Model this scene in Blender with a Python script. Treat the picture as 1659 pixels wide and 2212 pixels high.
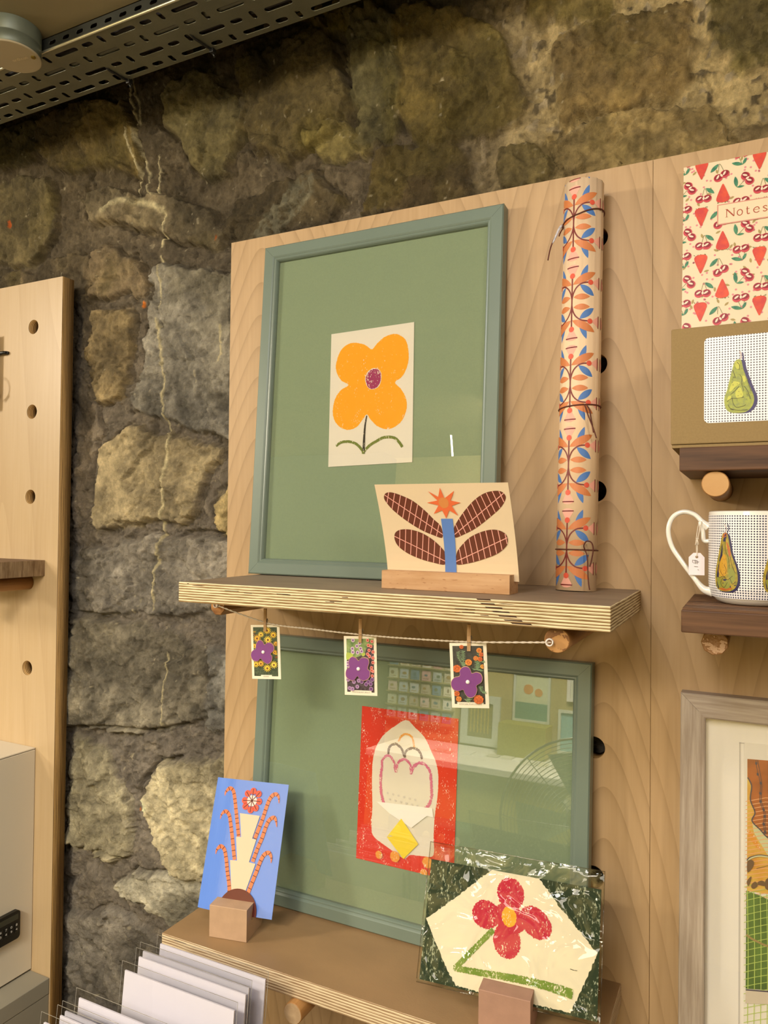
import bpy, bmesh, math, random
import numpy as np
from mathutils import Vector, Matrix
from mathutils.geometry import tessellate_polygon
random.seed(7)
for o in list(bpy.data.objects): bpy.data.objects.remove(o)
C = bpy.context.scene
COL = C.collection

# ------------------------------------------------------------ camera, light, exposure
cam = bpy.data.cameras.new('camera'); camo = bpy.data.objects.new('camera', cam); COL.objects.link(camo)
right = Vector((0.89602152, 0.44388229, 0.01067486)); down = Vector((0.00228652, 0.01942869, -0.99980863)); fwd = Vector((-0.44400475, 0.89587445, 0.01639358))
m = Matrix((right, -down, -fwd)).transposed().to_4x4(); m.translation = Vector((0, -.893, 1.5)); camo.matrix_world = m
cam.sensor_fit = 'HORIZONTAL'; cam.sensor_width = 36; cam.lens = 1603.72*36/1659; cam.clip_start = .02
C.camera = camo
C.view_settings.view_transform = 'Standard'; C.view_settings.look = 'None'; C.view_settings.gamma = 1; C.view_settings.use_curve_mapping = False
C.view_settings.exposure = -0.72
W = bpy.data.worlds.new('world'); C.world = W; W.use_nodes = True
W.node_tree.nodes['Background'].inputs[0].default_value = (1, .86, .66, 1); W.node_tree.nodes['Background'].inputs[1].default_value = .12
def area(name, loc, target, size, power, col, sy=None):
    l = bpy.data.lights.new(name, 'AREA'); l.energy = power; l.color = col; l.size = size
    if sy: l.shape = 'RECTANGLE'; l.size_y = sy
    o = bpy.data.objects.new(name, l); COL.objects.link(o); o.location = loc
    o.rotation_euler = (Vector(target)-Vector(loc)).to_track_quat('-Z', 'Y').to_euler(); return o
WARM = (1, .865, .68)
area('ceiling_lamp', (-1.85, -.95, 2.06), (-.5, 0, 1.35), .25, 16, WARM)
area('ceiling_lamp', (.85, -1.25, 2.10), (-.2, 0, 1.3), .25, 13, WARM)
area('ceiling_lamp', (-.25, -1.6, 2.02), (-.45, 0, 1.3), .6, 19, (1, .90, .75), .5)
area('ceiling_lamp', (-.6, -1.72, 2.12), (-1.15, -2.3, .6), .3, 170, (1, .90, .72))  # added lamp, brightens the shop behind so it shows in the picture glass
area('ceiling_lamp', (-2.7, -1.9, 2.12), (-1.3, -2.5, .7), .4, 120, (1, .90, .72))  # second added lamp, lifts the same mirrored wall and counter
area('ceiling_lamp', (-.30, -.95, 2.12), (-.5, -.25, .9), .24, 6.5, (.93, .93, 1))
_s = area('strip_lamp', (-1.21, -2.24, 2.14), (-1.21, -2.24, 0), .42, .5, WARM, .008); _s.rotation_euler = (0, 0, math.radians(70))
# ------------------------------------------------------------ helpers
def lin(c):
    if isinstance(c, str):
        c = [int(c[i:i+2], 16)/255 for i in (0, 2, 4)]
    return tuple(x/12.92 if x <= .04045 else ((x+.055)/1.055)**2.4 for x in c[:3]) + (1,)
def mat(name, col, rough=.6, metal=0, spec=.5, var=0, vscale=30, bump=0, bscale=200, coat=0, stretch=(1, 1, 1), col2=None):
    m = bpy.data.materials.new(name); m.use_nodes = True; N = m.node_tree.nodes; L = m.node_tree.links; b = N['Principled BSDF']
    b.inputs['Base Color'].default_value = lin(col); b.inputs['Roughness'].default_value = rough; b.inputs['Metallic'].default_value = metal
    b.inputs['Specular IOR Level'].default_value = spec; b.inputs['Coat Weight'].default_value = coat
    tc = N.new('ShaderNodeTexCoord'); mp = N.new('ShaderNodeMapping'); mp.inputs['Scale'].default_value = stretch; L.new(tc.outputs['Object'], mp.inputs[0])
    if var or col2:
        n = N.new('ShaderNodeTexNoise'); n.inputs['Scale'].default_value = vscale; n.inputs['Detail'].default_value = 5; L.new(mp.outputs[0], n.inputs['Vector'])
        mx = N.new('ShaderNodeMix'); mx.data_type = 'RGBA'; c = lin(col)
        c2 = lin(col2) if col2 else tuple(x*(1-var) for x in c[:3])+(1,)
        mx.inputs[6].default_value = c; mx.inputs[7].default_value = c2
        mr = N.new('ShaderNodeMapRange'); mr.inputs[1].default_value = .35; mr.inputs[2].default_value = .65; L.new(n.outputs[0], mr.inputs[0])
        L.new(mr.outputs[0], mx.inputs[0]); L.new(mx.outputs[2], b.inputs['Base Color'])
    if bump:
        n2 = N.new('ShaderNodeTexNoise'); n2.inputs['Scale'].default_value = bscale; n2.inputs['Detail'].default_value = 4; L.new(mp.outputs[0], n2.inputs['Vector'])
        bp = N.new('ShaderNodeBump'); bp.inputs['Strength'].default_value = bump; bp.inputs['Distance'].default_value = .001; L.new(n2.outputs[0], bp.inputs['Height']); L.new(bp.outputs[0], b.inputs['Normal'])
    return m
def math_n(N, L, op, a, b=None, c=None):
    n = N.new('ShaderNodeMath'); n.operation = op
    for i, v in enumerate((a, b, c)):
        if v is None: continue
        if isinstance(v, (int, float)): n.inputs[i].default_value = v
        else: L.new(v, n.inputs[i])
    return n.outputs[0]
def ramp(N, L, fac, stops):
    r = N.new('ShaderNodeValToRGB'); e = r.color_ramp.elements
    while len(e) < len(stops): e.new(.5)
    for i, (p, c) in enumerate(stops): e[i].position = p; e[i].color = lin(c)
    L.new(fac, r.inputs[0]); return r.outputs[0]
def ply_face(name, c1, c2, c3, rings=34, rough=.42, sx=3.0, sz=.75, off=(0, 0, 0), line=.5, arch=None):
    """birch veneer with cathedral grain"""
    m = bpy.data.materials.new(name); m.use_nodes = True; N = m.node_tree.nodes; L = m.node_tree.links; b = N['Principled BSDF']
    tc = N.new('ShaderNodeTexCoord'); mp = N.new('ShaderNodeMapping'); mp.inputs['Scale'].default_value = (sx, 1, sz); mp.inputs['Location'].default_value = off; L.new(tc.outputs['Object'], mp.inputs[0])
    n = N.new('ShaderNodeTexNoise'); n.inputs['Scale'].default_value = 1.6; n.inputs['Detail'].default_value = 1.2; n.inputs['Roughness'].default_value = .35; n.inputs['Distortion'].default_value = .25; L.new(mp.outputs[0], n.inputs['Vector'])
    if arch:   # nested cathedral arches: height plus a hyperbola in x, bent by the noise
        sp = N.new('ShaderNodeSeparateXYZ'); L.new(tc.outputs['Object'], sp.inputs[0])
        xm = math_n(N, L, 'PINGPONG', math_n(N, L, 'ADD', sp.outputs[0], -arch[0]+arch[1]*8), arch[1])
        xm = math_n(N, L, 'SUBTRACT', math_n(N, L, 'SQRT', math_n(N, L, 'MULTIPLY_ADD', xm, xm, .0005)), .0224)
        hgt = math_n(N, L, 'MULTIPLY_ADD', xm, arch[2], sp.outputs[2]); hgt = math_n(N, L, 'MULTIPLY_ADD', n.outputs[0], .42, hgt)
        f = math_n(N, L, 'FRACT', math_n(N, L, 'MULTIPLY', hgt, rings))
    else:
        r = math_n(N, L, 'MULTIPLY', n.outputs[0], rings); f = math_n(N, L, 'FRACT', r)
    f2 = math_n(N, L, 'POWER', f, 5.0)
    mp2 = N.new('ShaderNodeMapping'); mp2.inputs['Scale'].default_value = (150, 40, 7); L.new(tc.outputs['Object'], mp2.inputs[0])
    n2 = N.new('ShaderNodeTexNoise'); n2.inputs['Scale'].default_value = 1.4; n2.inputs['Detail'].default_value = 4; L.new(mp2.outputs[0], n2.inputs['Vector'])
    n3 = N.new('ShaderNodeTexNoise'); n3.inputs['Scale'].default_value = 4; n3.inputs['Detail'].default_value = 3; L.new(mp.outputs[0], n3.inputs['Vector'])
    base = N.new('ShaderNodeMix'); base.data_type = 'RGBA'; base.inputs[6].default_value = lin(c1); base.inputs[7].default_value = lin(c2)
    k = math_n(N, L, 'MULTIPLY_ADD', n2.outputs[0], 1.1, -.25); k = math_n(N, L, 'MULTIPLY', k, n3.outputs[0]); k = math_n(N, L, 'MULTIPLY', k, 1.6)
    L.new(k, base.inputs[0])
    g = N.new('ShaderNodeMix'); g.data_type = 'RGBA'; L.new(base.outputs[2], g.inputs[6]); g.inputs[7].default_value = lin(c3)
    L.new(math_n(N, L, 'MULTIPLY', f2, line), g.inputs[0]); L.new(g.outputs[2], b.inputs['Base Color'])
    b.inputs['Roughness'].default_value = rough; b.inputs['Specular IOR Level'].default_value = .35
    return m
def ply_edge(name, axis, period, light='e8cf9c', dark='8f6c3c', void=.0, grain=(9, 9, 9), rough=.6):
    m = bpy.data.materials.new(name); m.use_nodes = True; N = m.node_tree.nodes; L = m.node_tree.links; b = N['Principled BSDF']
    tc = N.new('ShaderNodeTexCoord'); sp = N.new('ShaderNodeSeparateXYZ'); L.new(tc.outputs['Object'], sp.inputs[0])
    mp = N.new('ShaderNodeMapping'); mp.inputs['Scale'].default_value = grain; L.new(tc.outputs['Object'], mp.inputs[0])
    n = N.new('ShaderNodeTexNoise'); n.inputs['Scale'].default_value = 1; n.inputs['Detail'].default_value = 3; L.new(mp.outputs[0], n.inputs['Vector'])
    wob = math_n(N, L, 'MULTIPLY_ADD', n.outputs[0], period*.9, sp.outputs[axis])
    t = math_n(N, L, 'FRACT', math_n(N, L, 'DIVIDE', wob, period))
    mp2 = N.new('ShaderNodeMapping'); mp2.inputs['Scale'].default_value = tuple(x*12 if i != axis else 900 for i, x in enumerate(grain)); L.new(tc.outputs['Object'], mp2.inputs[0])
    n2 = N.new('ShaderNodeTexNoise'); n2.inputs['Scale'].default_value = 1; n2.inputs['Detail'].default_value = 3; L.new(mp2.outputs[0], n2.inputs['Vector'])
    t2 = math_n(N, L, 'ADD', t, math_n(N, L, 'MULTIPLY_ADD', n2.outputs[0], .5, -.25))
    col = ramp(N, L, t2, [(0, dark), (.22, light), (.42, light), (.56, dark), (.85, dark), (1, light)])
    if void:
        mp3 = N.new('ShaderNodeMapping'); mp3.inputs['Scale'].default_value = tuple(14 if i != axis else 420 for i in range(3)); L.new(tc.outputs['Object'], mp3.inputs[0])
        n3 = N.new('ShaderNodeTexNoise'); n3.inputs['Scale'].default_value = 1; n3.inputs['Detail'].default_value = 2; L.new(mp3.outputs[0], n3.inputs['Vector'])
        mr = N.new('ShaderNodeMapRange'); mr.inputs[1].default_value = .70; mr.inputs[2].default_value = .735; L.new(n3.outputs[0], mr.inputs[0])
        mx = N.new('ShaderNodeMix'); mx.data_type = 'RGBA'; L.new(col, mx.inputs[6]); mx.inputs[7].default_value = lin('3a2412'); L.new(math_n(N, L, 'MULTIPLY', mr.outputs[0], void), mx.inputs[0]); col = mx.outputs[2]
    L.new(col, b.inputs['Base Color']); b.inputs['Roughness'].default_value = rough; b.inputs['Specular IOR Level'].default_value = .25
    return m
def grain(name, c1, c2, axis=0, scale=40, stretch=14, rough=.5, rings=0, thr=(.35, .65)):
    m = bpy.data.materials.new(name); m.use_nodes = True; N = m.node_tree.nodes; L = m.node_tree.links; b = N['Principled BSDF']
    tc = N.new('ShaderNodeTexCoord'); mp = N.new('ShaderNodeMapping'); mp.inputs['Scale'].default_value = tuple(scale/stretch if i == axis else scale for i in range(3)); L.new(tc.outputs['Object'], mp.inputs[0])
    n = N.new('ShaderNodeTexNoise'); n.inputs['Scale'].default_value = 1; n.inputs['Detail'].default_value = 5; n.inputs['Roughness'].default_value = .6; L.new(mp.outputs[0], n.inputs['Vector'])
    f = n.outputs[0]
    if rings: f = math_n(N, L, 'FRACT', math_n(N, L, 'MULTIPLY', f, rings)); thr = (.2, .95)
    mr = N.new('ShaderNodeMapRange'); mr.inputs[1].default_value = thr[0]; mr.inputs[2].default_value = thr[1]; L.new(f, mr.inputs[0])
    mx = N.new('ShaderNodeMix'); mx.data_type = 'RGBA'; mx.inputs[6].default_value = lin(c1); mx.inputs[7].default_value = lin(c2); L.new(mr.outputs[0], mx.inputs[0])
    L.new(mx.outputs[2], b.inputs['Base Color']); b.inputs['Roughness'].default_value = rough; b.inputs['Specular IOR Level'].default_value = .3
    bp = N.new('ShaderNodeBump'); bp.inputs['Strength'].default_value = .25; bp.inputs['Distance'].default_value = .0006; L.new(n.outputs[0], bp.inputs['Height']); L.new(bp.outputs[0], b.inputs['Normal'])
    return m
def glass(name, ior=1.75, rough=0.0, tint='ffffff', bump=0, bscale=20):
    m = bpy.data.materials.new(name); m.use_nodes = True; N = m.node_tree.nodes; L = m.node_tree.links; N.remove(N['Principled BSDF']); out = N['Material Output']
    t = N.new('ShaderNodeBsdfTransparent'); t.inputs[0].default_value = lin(tint); g = N.new('ShaderNodeBsdfGlossy'); g.inputs['Roughness'].default_value = rough
    f0 = ((ior-1)/(ior+1))**2; ge = N.new('ShaderNodeNewGeometry'); nrm = ge.outputs['Normal']
    if bump:
        tc = N.new('ShaderNodeTexCoord'); n = N.new('ShaderNodeTexNoise'); n.inputs['Scale'].default_value = bscale; n.inputs['Detail'].default_value = 1.5; n.inputs['Distortion'].default_value = 1.2; L.new(tc.outputs['Object'], n.inputs['Vector'])
        bp = N.new('ShaderNodeBump'); bp.inputs['Strength'].default_value = bump; bp.inputs['Distance'].default_value = .01; L.new(n.outputs[0], bp.inputs['Height']); L.new(bp.outputs[0], g.inputs['Normal']); nrm = bp.outputs[0]
    dt = N.new('ShaderNodeVectorMath'); dt.operation = 'DOT_PRODUCT'; L.new(nrm, dt.inputs[0]); L.new(ge.outputs['Incoming'], dt.inputs[1])
    c = math_n(N, L, 'SUBTRACT', 1.0, math_n(N, L, 'MINIMUM', math_n(N, L, 'ABSOLUTE', dt.outputs['Value']), 1.0)); fac = math_n(N, L, 'MULTIPLY_ADD', math_n(N, L, 'POWER', c, 5.0), 1-f0, f0)
    mx = N.new('ShaderNodeMixShader'); L.new(fac, mx.inputs[0]); L.new(t.outputs[0], mx.inputs[1]); L.new(g.outputs[0], mx.inputs[2]); L.new(mx.outputs[0], out.inputs[0])
    return m
def crayon(name, col, paper='ece2cc', amt=.62, scale=900):
    m = bpy.data.materials.new(name); m.use_nodes = True; N = m.node_tree.nodes; L = m.node_tree.links; b = N['Principled BSDF']
    tc = N.new('ShaderNodeTexCoord'); mp = N.new('ShaderNodeMapping'); mp.inputs['Scale'].default_value = (1, 1, .45); mp.inputs['Rotation'].default_value = (0, .7, 0); L.new(tc.outputs['Object'], mp.inputs[0])
    n = N.new('ShaderNodeTexNoise'); n.inputs['Scale'].default_value = scale; n.inputs['Detail'].default_value = 2; L.new(mp.outputs[0], n.inputs['Vector'])
    n2 = N.new('ShaderNodeTexNoise'); n2.inputs['Scale'].default_value = scale*.12; L.new(mp.outputs[0], n2.inputs['Vector'])
    s = math_n(N, L, 'MULTIPLY_ADD', n2.outputs[0], .5, n.outputs[0])
    mr = N.new('ShaderNodeMapRange'); mr.inputs[1].default_value = amt+.25; mr.inputs[2].default_value = amt+.33; L.new(s, mr.inputs[0])
    mx = N.new('ShaderNodeMix'); mx.data_type = 'RGBA'; mx.inputs[6].default_value = lin(col); mx.inputs[7].default_value = lin(paper); L.new(mr.outputs[0], mx.inputs[0]); L.new(mx.outputs[2], b.inputs['Base Color'])
    b.inputs['Roughness'].default_value = .75; b.inputs['Specular IOR Level'].default_value = .2
    return m

def link(name, me, mats, parent=None, loc=None, rot=None, smooth=False):
    o = bpy.data.objects.new(name, me); COL.objects.link(o)
    for mm in (mats if isinstance(mats, (list, tuple)) else [mats]): me.materials.append(mm)
    if smooth:
        for p in me.polygons: p.use_smooth = True
    if parent: o.parent = parent
    if loc is not None: o.location = loc
    if rot is not None: o.rotation_euler = rot
    return o
def tag(o, label=None, cat=None, group=None, kind=None):
    if label: o['label'] = label
    if cat: o['category'] = cat
    if group: o['group'] = group
    if kind: o['kind'] = kind
    return o
def empty(name, loc, rot=(0, 0, 0), label=None, cat=None, group=None):
    o = bpy.data.objects.new(name, None); COL.objects.link(o); o.location = loc; o.rotation_euler = rot; o.empty_display_size = .02
    return tag(o, label, cat, group)
def bm_box(bm, lo, hi, bevel=0, seg=2, M=None, mi=0):
    v = [bm.verts.new((x, y, z)) for x in (lo[0], hi[0]) for y in (lo[1], hi[1]) for z in (lo[2], hi[2])]
    fs = [bm.faces.new([v[i] for i in f]) for f in ((0, 1, 3, 2), (4, 6, 7, 5), (0, 4, 5, 1), (2, 3, 7, 6), (0, 2, 6, 4), (1, 5, 7, 3))]
    geo = v
    if bevel:
        r = bmesh.ops.bevel(bm, geom=list({e for f in fs for e in f.edges}), offset=bevel, segments=seg, affect='EDGES', profile=.5)
        geo = list({vv for f in r['faces'] for vv in f.verts} | {vv for vv in v if vv.is_valid})
        fs = list({f for vv in geo for f in vv.link_faces})
    for f in fs: f.material_index = mi
    if M is not None: bmesh.ops.transform(bm, matrix=M, verts=geo)
    return geo
def bm_tube(bm, pts, r, n=8, cap=True, rad=None, mi=0):
    pts = [Vector(p) for p in pts]; rings = []; up = None
    for i, p in enumerate(pts):
        d = (pts[min(i+1, len(pts)-1)]-pts[max(i-1, 0)]).normalized()
        if up is None: up = Vector((0, 0, 1)) if abs(d.z) < .9 else Vector((1, 0, 0))
        x = d.cross(up).normalized(); up = x.cross(d).normalized(); rr = rad[i] if rad else r
        rings.append([bm.verts.new(p+(x*math.cos(a)+up*math.sin(a))*rr) for a in [2*math.pi*k/n for k in range(n)]])
    for a, b in zip(rings, rings[1:]):
        for k in range(n):
            f = bm.faces.new((a[k], a[(k+1) % n], b[(k+1) % n], b[k])); f.smooth = True; f.material_index = mi
    if cap: bm.faces.new(rings[0][::-1]).material_index = mi; bm.faces.new(rings[-1]).material_index = mi
def done(name, bm, mats, parent=None, loc=None, rot=None, split=None):
    bmesh.ops.recalc_face_normals(bm, faces=bm.faces[:])
    if split:
        for f in bm.faces: f.material_index = split(f.normal)
    me = bpy.data.meshes.new(name); bm.to_mesh(me); bm.free(); return link(name, me, mats, parent, loc, rot)
def box(name, lo, hi, mats, parent=None, bevel=0, loc=None, rot=None, split=None, seg=2):
    bm = bmesh.new(); bm_box(bm, lo, hi, bevel, seg); return done(name, bm, mats, parent, loc, rot, split)
def spline(pts, n=6, closed=False):
    """Catmull-Rom through 2-D or 3-D points"""
    P = [Vector(p) for p in pts]; k = len(P); out = []
    for i in range(k if closed else k-1):
        p0, p1, p2, p3 = (P[(i-1) % k], P[i], P[(i+1) % k], P[(i+2) % k]) if closed else (P[max(i-1, 0)], P[i], P[i+1], P[min(i+2, k-1)])
        for j in range(n):
            t = j/n; out.append(.5*((2*p1)+(p2-p0)*t+(2*p0-5*p1+4*p2-p3)*t*t+(3*p1-p0-3*p2+p3)*t**3))
    if not closed: out.append(P[-1])
    return out
def sc(pts, k=1e-4): return [(a*k, b*k) for a, b in pts]
def sm(pts, n=5): return [tuple(p) for p in spline(sc(pts), n, True)]
def rough(pts, amp=.0003, step=.0006, closed=True):
    out = []; rnd = random.Random(int(abs(pts[0][0])*1e6) % 99999)
    k = len(pts)
    for i in range(k if closed else k-1):
        a = pts[i]; b = pts[(i+1) % k]; d = math.hypot(b[0]-a[0], b[1]-a[1]); n = max(1, int(d/step))
        for j in range(n):
            t = j/n; out.append((a[0]+(b[0]-a[0])*t+rnd.uniform(-amp, amp), a[1]+(b[1]-a[1])*t+rnd.uniform(-amp, amp)))
    return out
def stroke(pts, w, taper=None, jit=0, n=6, smooth=True):
    P = spline(pts, n) if smooth and len(pts) > 2 else [Vector(p) for p in pts]
    L_, R_ = [], []; rnd = random.Random(len(pts)*7+int(abs(pts[0][0])*1e5)); k = len(P)
    if jit:
        Q = []
        for a, b in zip(P, P[1:]):
            m_ = max(1, int((b-a).length/.0008)); Q += [a+(b-a)*(j/m_) for j in range(m_)]
        P = Q+[P[-1]]; k = len(P)
    for i, p in enumerate(P):
        d = (P[min(i+1, k-1)]-P[max(i-1, 0)]); d = d.normalized() if d.length > 0 else Vector((1, 0)); nrm = Vector((-d.y, d.x))
        ww = w*.5*(1 if not taper else taper[0]+(taper[1]-taper[0])*i/(k-1))
        a = p+nrm*(ww+rnd.uniform(-jit, jit)); b = p-nrm*(ww+rnd.uniform(-jit, jit)); L_.append((a.x, a.y)); R_.append((b.x, b.y))
    return L_+R_[::-1]
def ell(cx, cy, rx, ry=None, rot=0, n=24):
    ry = ry or rx; c, s = math.cos(rot), math.sin(rot)
    return [(cx+rx*math.cos(a)*c-ry*math.sin(a)*s, cy+rx*math.cos(a)*s+ry*math.sin(a)*c) for a in [2*math.pi*i/n for i in range(n)]]
def leaf(a, b, w, n=10, bulge=.5):
    a, b = Vector(a), Vector(b); d = b-a; nr = Vector((-d.y, d.x)).normalized(); up, dn = [], []
    for i in range(n+1):
        t = i/n; k = math.sin(math.pi*t**(math.log(.5)/math.log(bulge)))**.8 if 0 < t < 1 else 0
        up.append(tuple(a+d*t+nr*w*.5*k)); dn.append(tuple(a+d*t-nr*w*.5*k))
    return up+dn[::-1][1:-1]
def text_tris(s, size, align='CENTER', space=1.0):
    cu = bpy.data.curves.new('t', 'FONT'); cu.body = s; cu.size = size; cu.align_x = align; cu.space_character = space; cu.resolution_u = 3
    o = bpy.data.objects.new('t', cu); COL.objects.link(o); dg = bpy.context.evaluated_depsgraph_get(); me = bpy.data.meshes.new_from_object(o.evaluated_get(dg))
    out = [[(me.vertices[i].co.x, me.vertices[i].co.y) for i in p.vertices] for p in me.polygons]
    bpy.data.objects.remove(o); bpy.data.curves.remove(cu); bpy.data.meshes.remove(me); return out
class Art:
    """a printed sheet: a slab of real thickness whose inks lie as thin layers on its front; x right, z up, front towards -y"""
    def __init__(s, w, h, thick, paper, back=None):
        s.w, s.h, s.t = w, h, thick; s.mats = [paper]; s.polys = []; s.k = 0; s.levels = {}
    def m(s, mm):
        if mm not in s.mats: s.mats.append(mm)
        return s.mats.index(mm)
    def add(s, poly, mm, lift=0):
        s.k += 1; s.polys.append((poly, s.m(mm), lift or s.levels.get(mm.name, s.k))); return s
    def same(s, polys, mm):
        s.k += 1
        for p in polys: s.polys.append((p, s.m(mm), s.levels.get(mm.name, s.k)))
    def build(s, name, parent=None, loc=None, rot=None, warp=None, cuts=None, clip=True, slab=True, outline=None):
        bm = bmesh.new(); eps = min(.00008, .0016/max([1]+[q[2] for q in s.polys]))
        if outline:
            tr = tessellate_polygon([[Vector((a, b, 0)) for a, b in outline]]); n = len(outline)
            f_ = [bm.verts.new((a, -s.t/2, b)) for a, b in outline]; b_ = [bm.verts.new((a, s.t/2, b)) for a, b in outline]
            for t in tr: bm.faces.new([f_[i] for i in t]); bm.faces.new([b_[i] for i in t[::-1]])
            for i in range(n): bm.faces.new((f_[i], f_[(i+1) % n], b_[(i+1) % n], b_[i]))
        elif slab: bm_box(bm, (0, -s.t/2, 0), (s.w, s.t/2, s.h))
        if slab: bmesh.ops.recalc_face_normals(bm, faces=bm.faces[:])
        for poly, mi, lay in s.polys:
            y = -s.t/2-lay*eps; v = [bm.verts.new((a, y, b)) for a, b in poly]
            tr = tessellate_polygon([[Vector((a, b, 0)) for a, b in poly]])
            for t in tr:
                try:
                    f = bm.faces.new([v[i] for i in t]); f.material_index = mi; f.normal_update()
                    if f.normal.y > 0: f.normal_flip()
                except ValueError: pass
        if clip and not outline:
            for co, no in (((0, 0, 0), (-1, 0, 0)), ((s.w, 0, 0), (1, 0, 0)), ((0, 0, 0), (0, 0, -1)), ((0, 0, s.h), (0, 0, 1))):
                fs = [f for f in bm.faces if f.material_index > 0 or not slab]
                g = list({v for f in fs for v in f.verts})+list({e for f in fs for e in f.edges})+fs
                bmesh.ops.bisect_plane(bm, geom=g, plane_co=co, plane_no=no, clear_outer=True, dist=1e-7)
        if cuts:
            for ax, vals in cuts:
                for c in vals:
                    co = (c, 0, 0) if ax == 0 else (0, 0, c); no = (1, 0, 0) if ax == 0 else (0, 0, 1)
                    bmesh.ops.bisect_plane(bm, geom=bm.verts[:]+bm.edges[:]+bm.faces[:], plane_co=co, plane_no=no, dist=1e-7)
        if warp:
            for v in bm.verts: v.co = warp(v.co)
        me = bpy.data.meshes.new(name); bm.to_mesh(me); bm.free()
        o = link(name, me, s.mats, parent, loc, rot)
        return o
def frange(a, b, s):
    out = []; x = a
    while x < b: out.append(x); x += s
    return out
def plate(name, outer, holes, t, mats, parent=None, loc=None, rot=None, split=None, M=None):
    """flat plate (x, y in plane, thickness z) with real holes"""
    cu = bpy.data.curves.new('p', 'CURVE'); cu.dimensions = '2D'; cu.fill_mode = 'BOTH'; cu.extrude = t/2
    for poly in [outer]+holes:
        sp = cu.splines.new('POLY'); sp.points.add(len(poly)-1); sp.use_cyclic_u = True
        for i, (a, b) in enumerate(poly): sp.points[i].co = (a, b, 0, 1)
    o = bpy.data.objects.new('p', cu); COL.objects.link(o); dg = bpy.context.evaluated_depsgraph_get(); me = bpy.data.meshes.new_from_object(o.evaluated_get(dg))
    bpy.data.objects.remove(o); bpy.data.curves.remove(cu)
    bm = bmesh.new(); bm.from_mesh(me); bpy.data.meshes.remove(me); bmesh.ops.remove_doubles(bm, verts=bm.verts[:], dist=1e-6)
    if M is not None: bmesh.ops.transform(bm, matrix=M, verts=bm.verts[:])
    return done(name, bm, mats, parent, loc, rot, split)
def slot(cx, cy, L_, w, ang=0, n=6):
    c, s = math.cos(ang), math.sin(ang); r = w/2; h = L_/2-r; pts = []
    for i in range(n+1): a = -math.pi/2+math.pi*i/n; pts.append((h+r*math.cos(a), r*math.sin(a)))
    for i in range(n+1): a = math.pi/2+math.pi*i/n; pts.append((-h+r*math.cos(a), r*math.sin(a)))
    return [(cx+x*c-y*s, cy+x*s+y*c) for x, y in pts]

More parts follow.
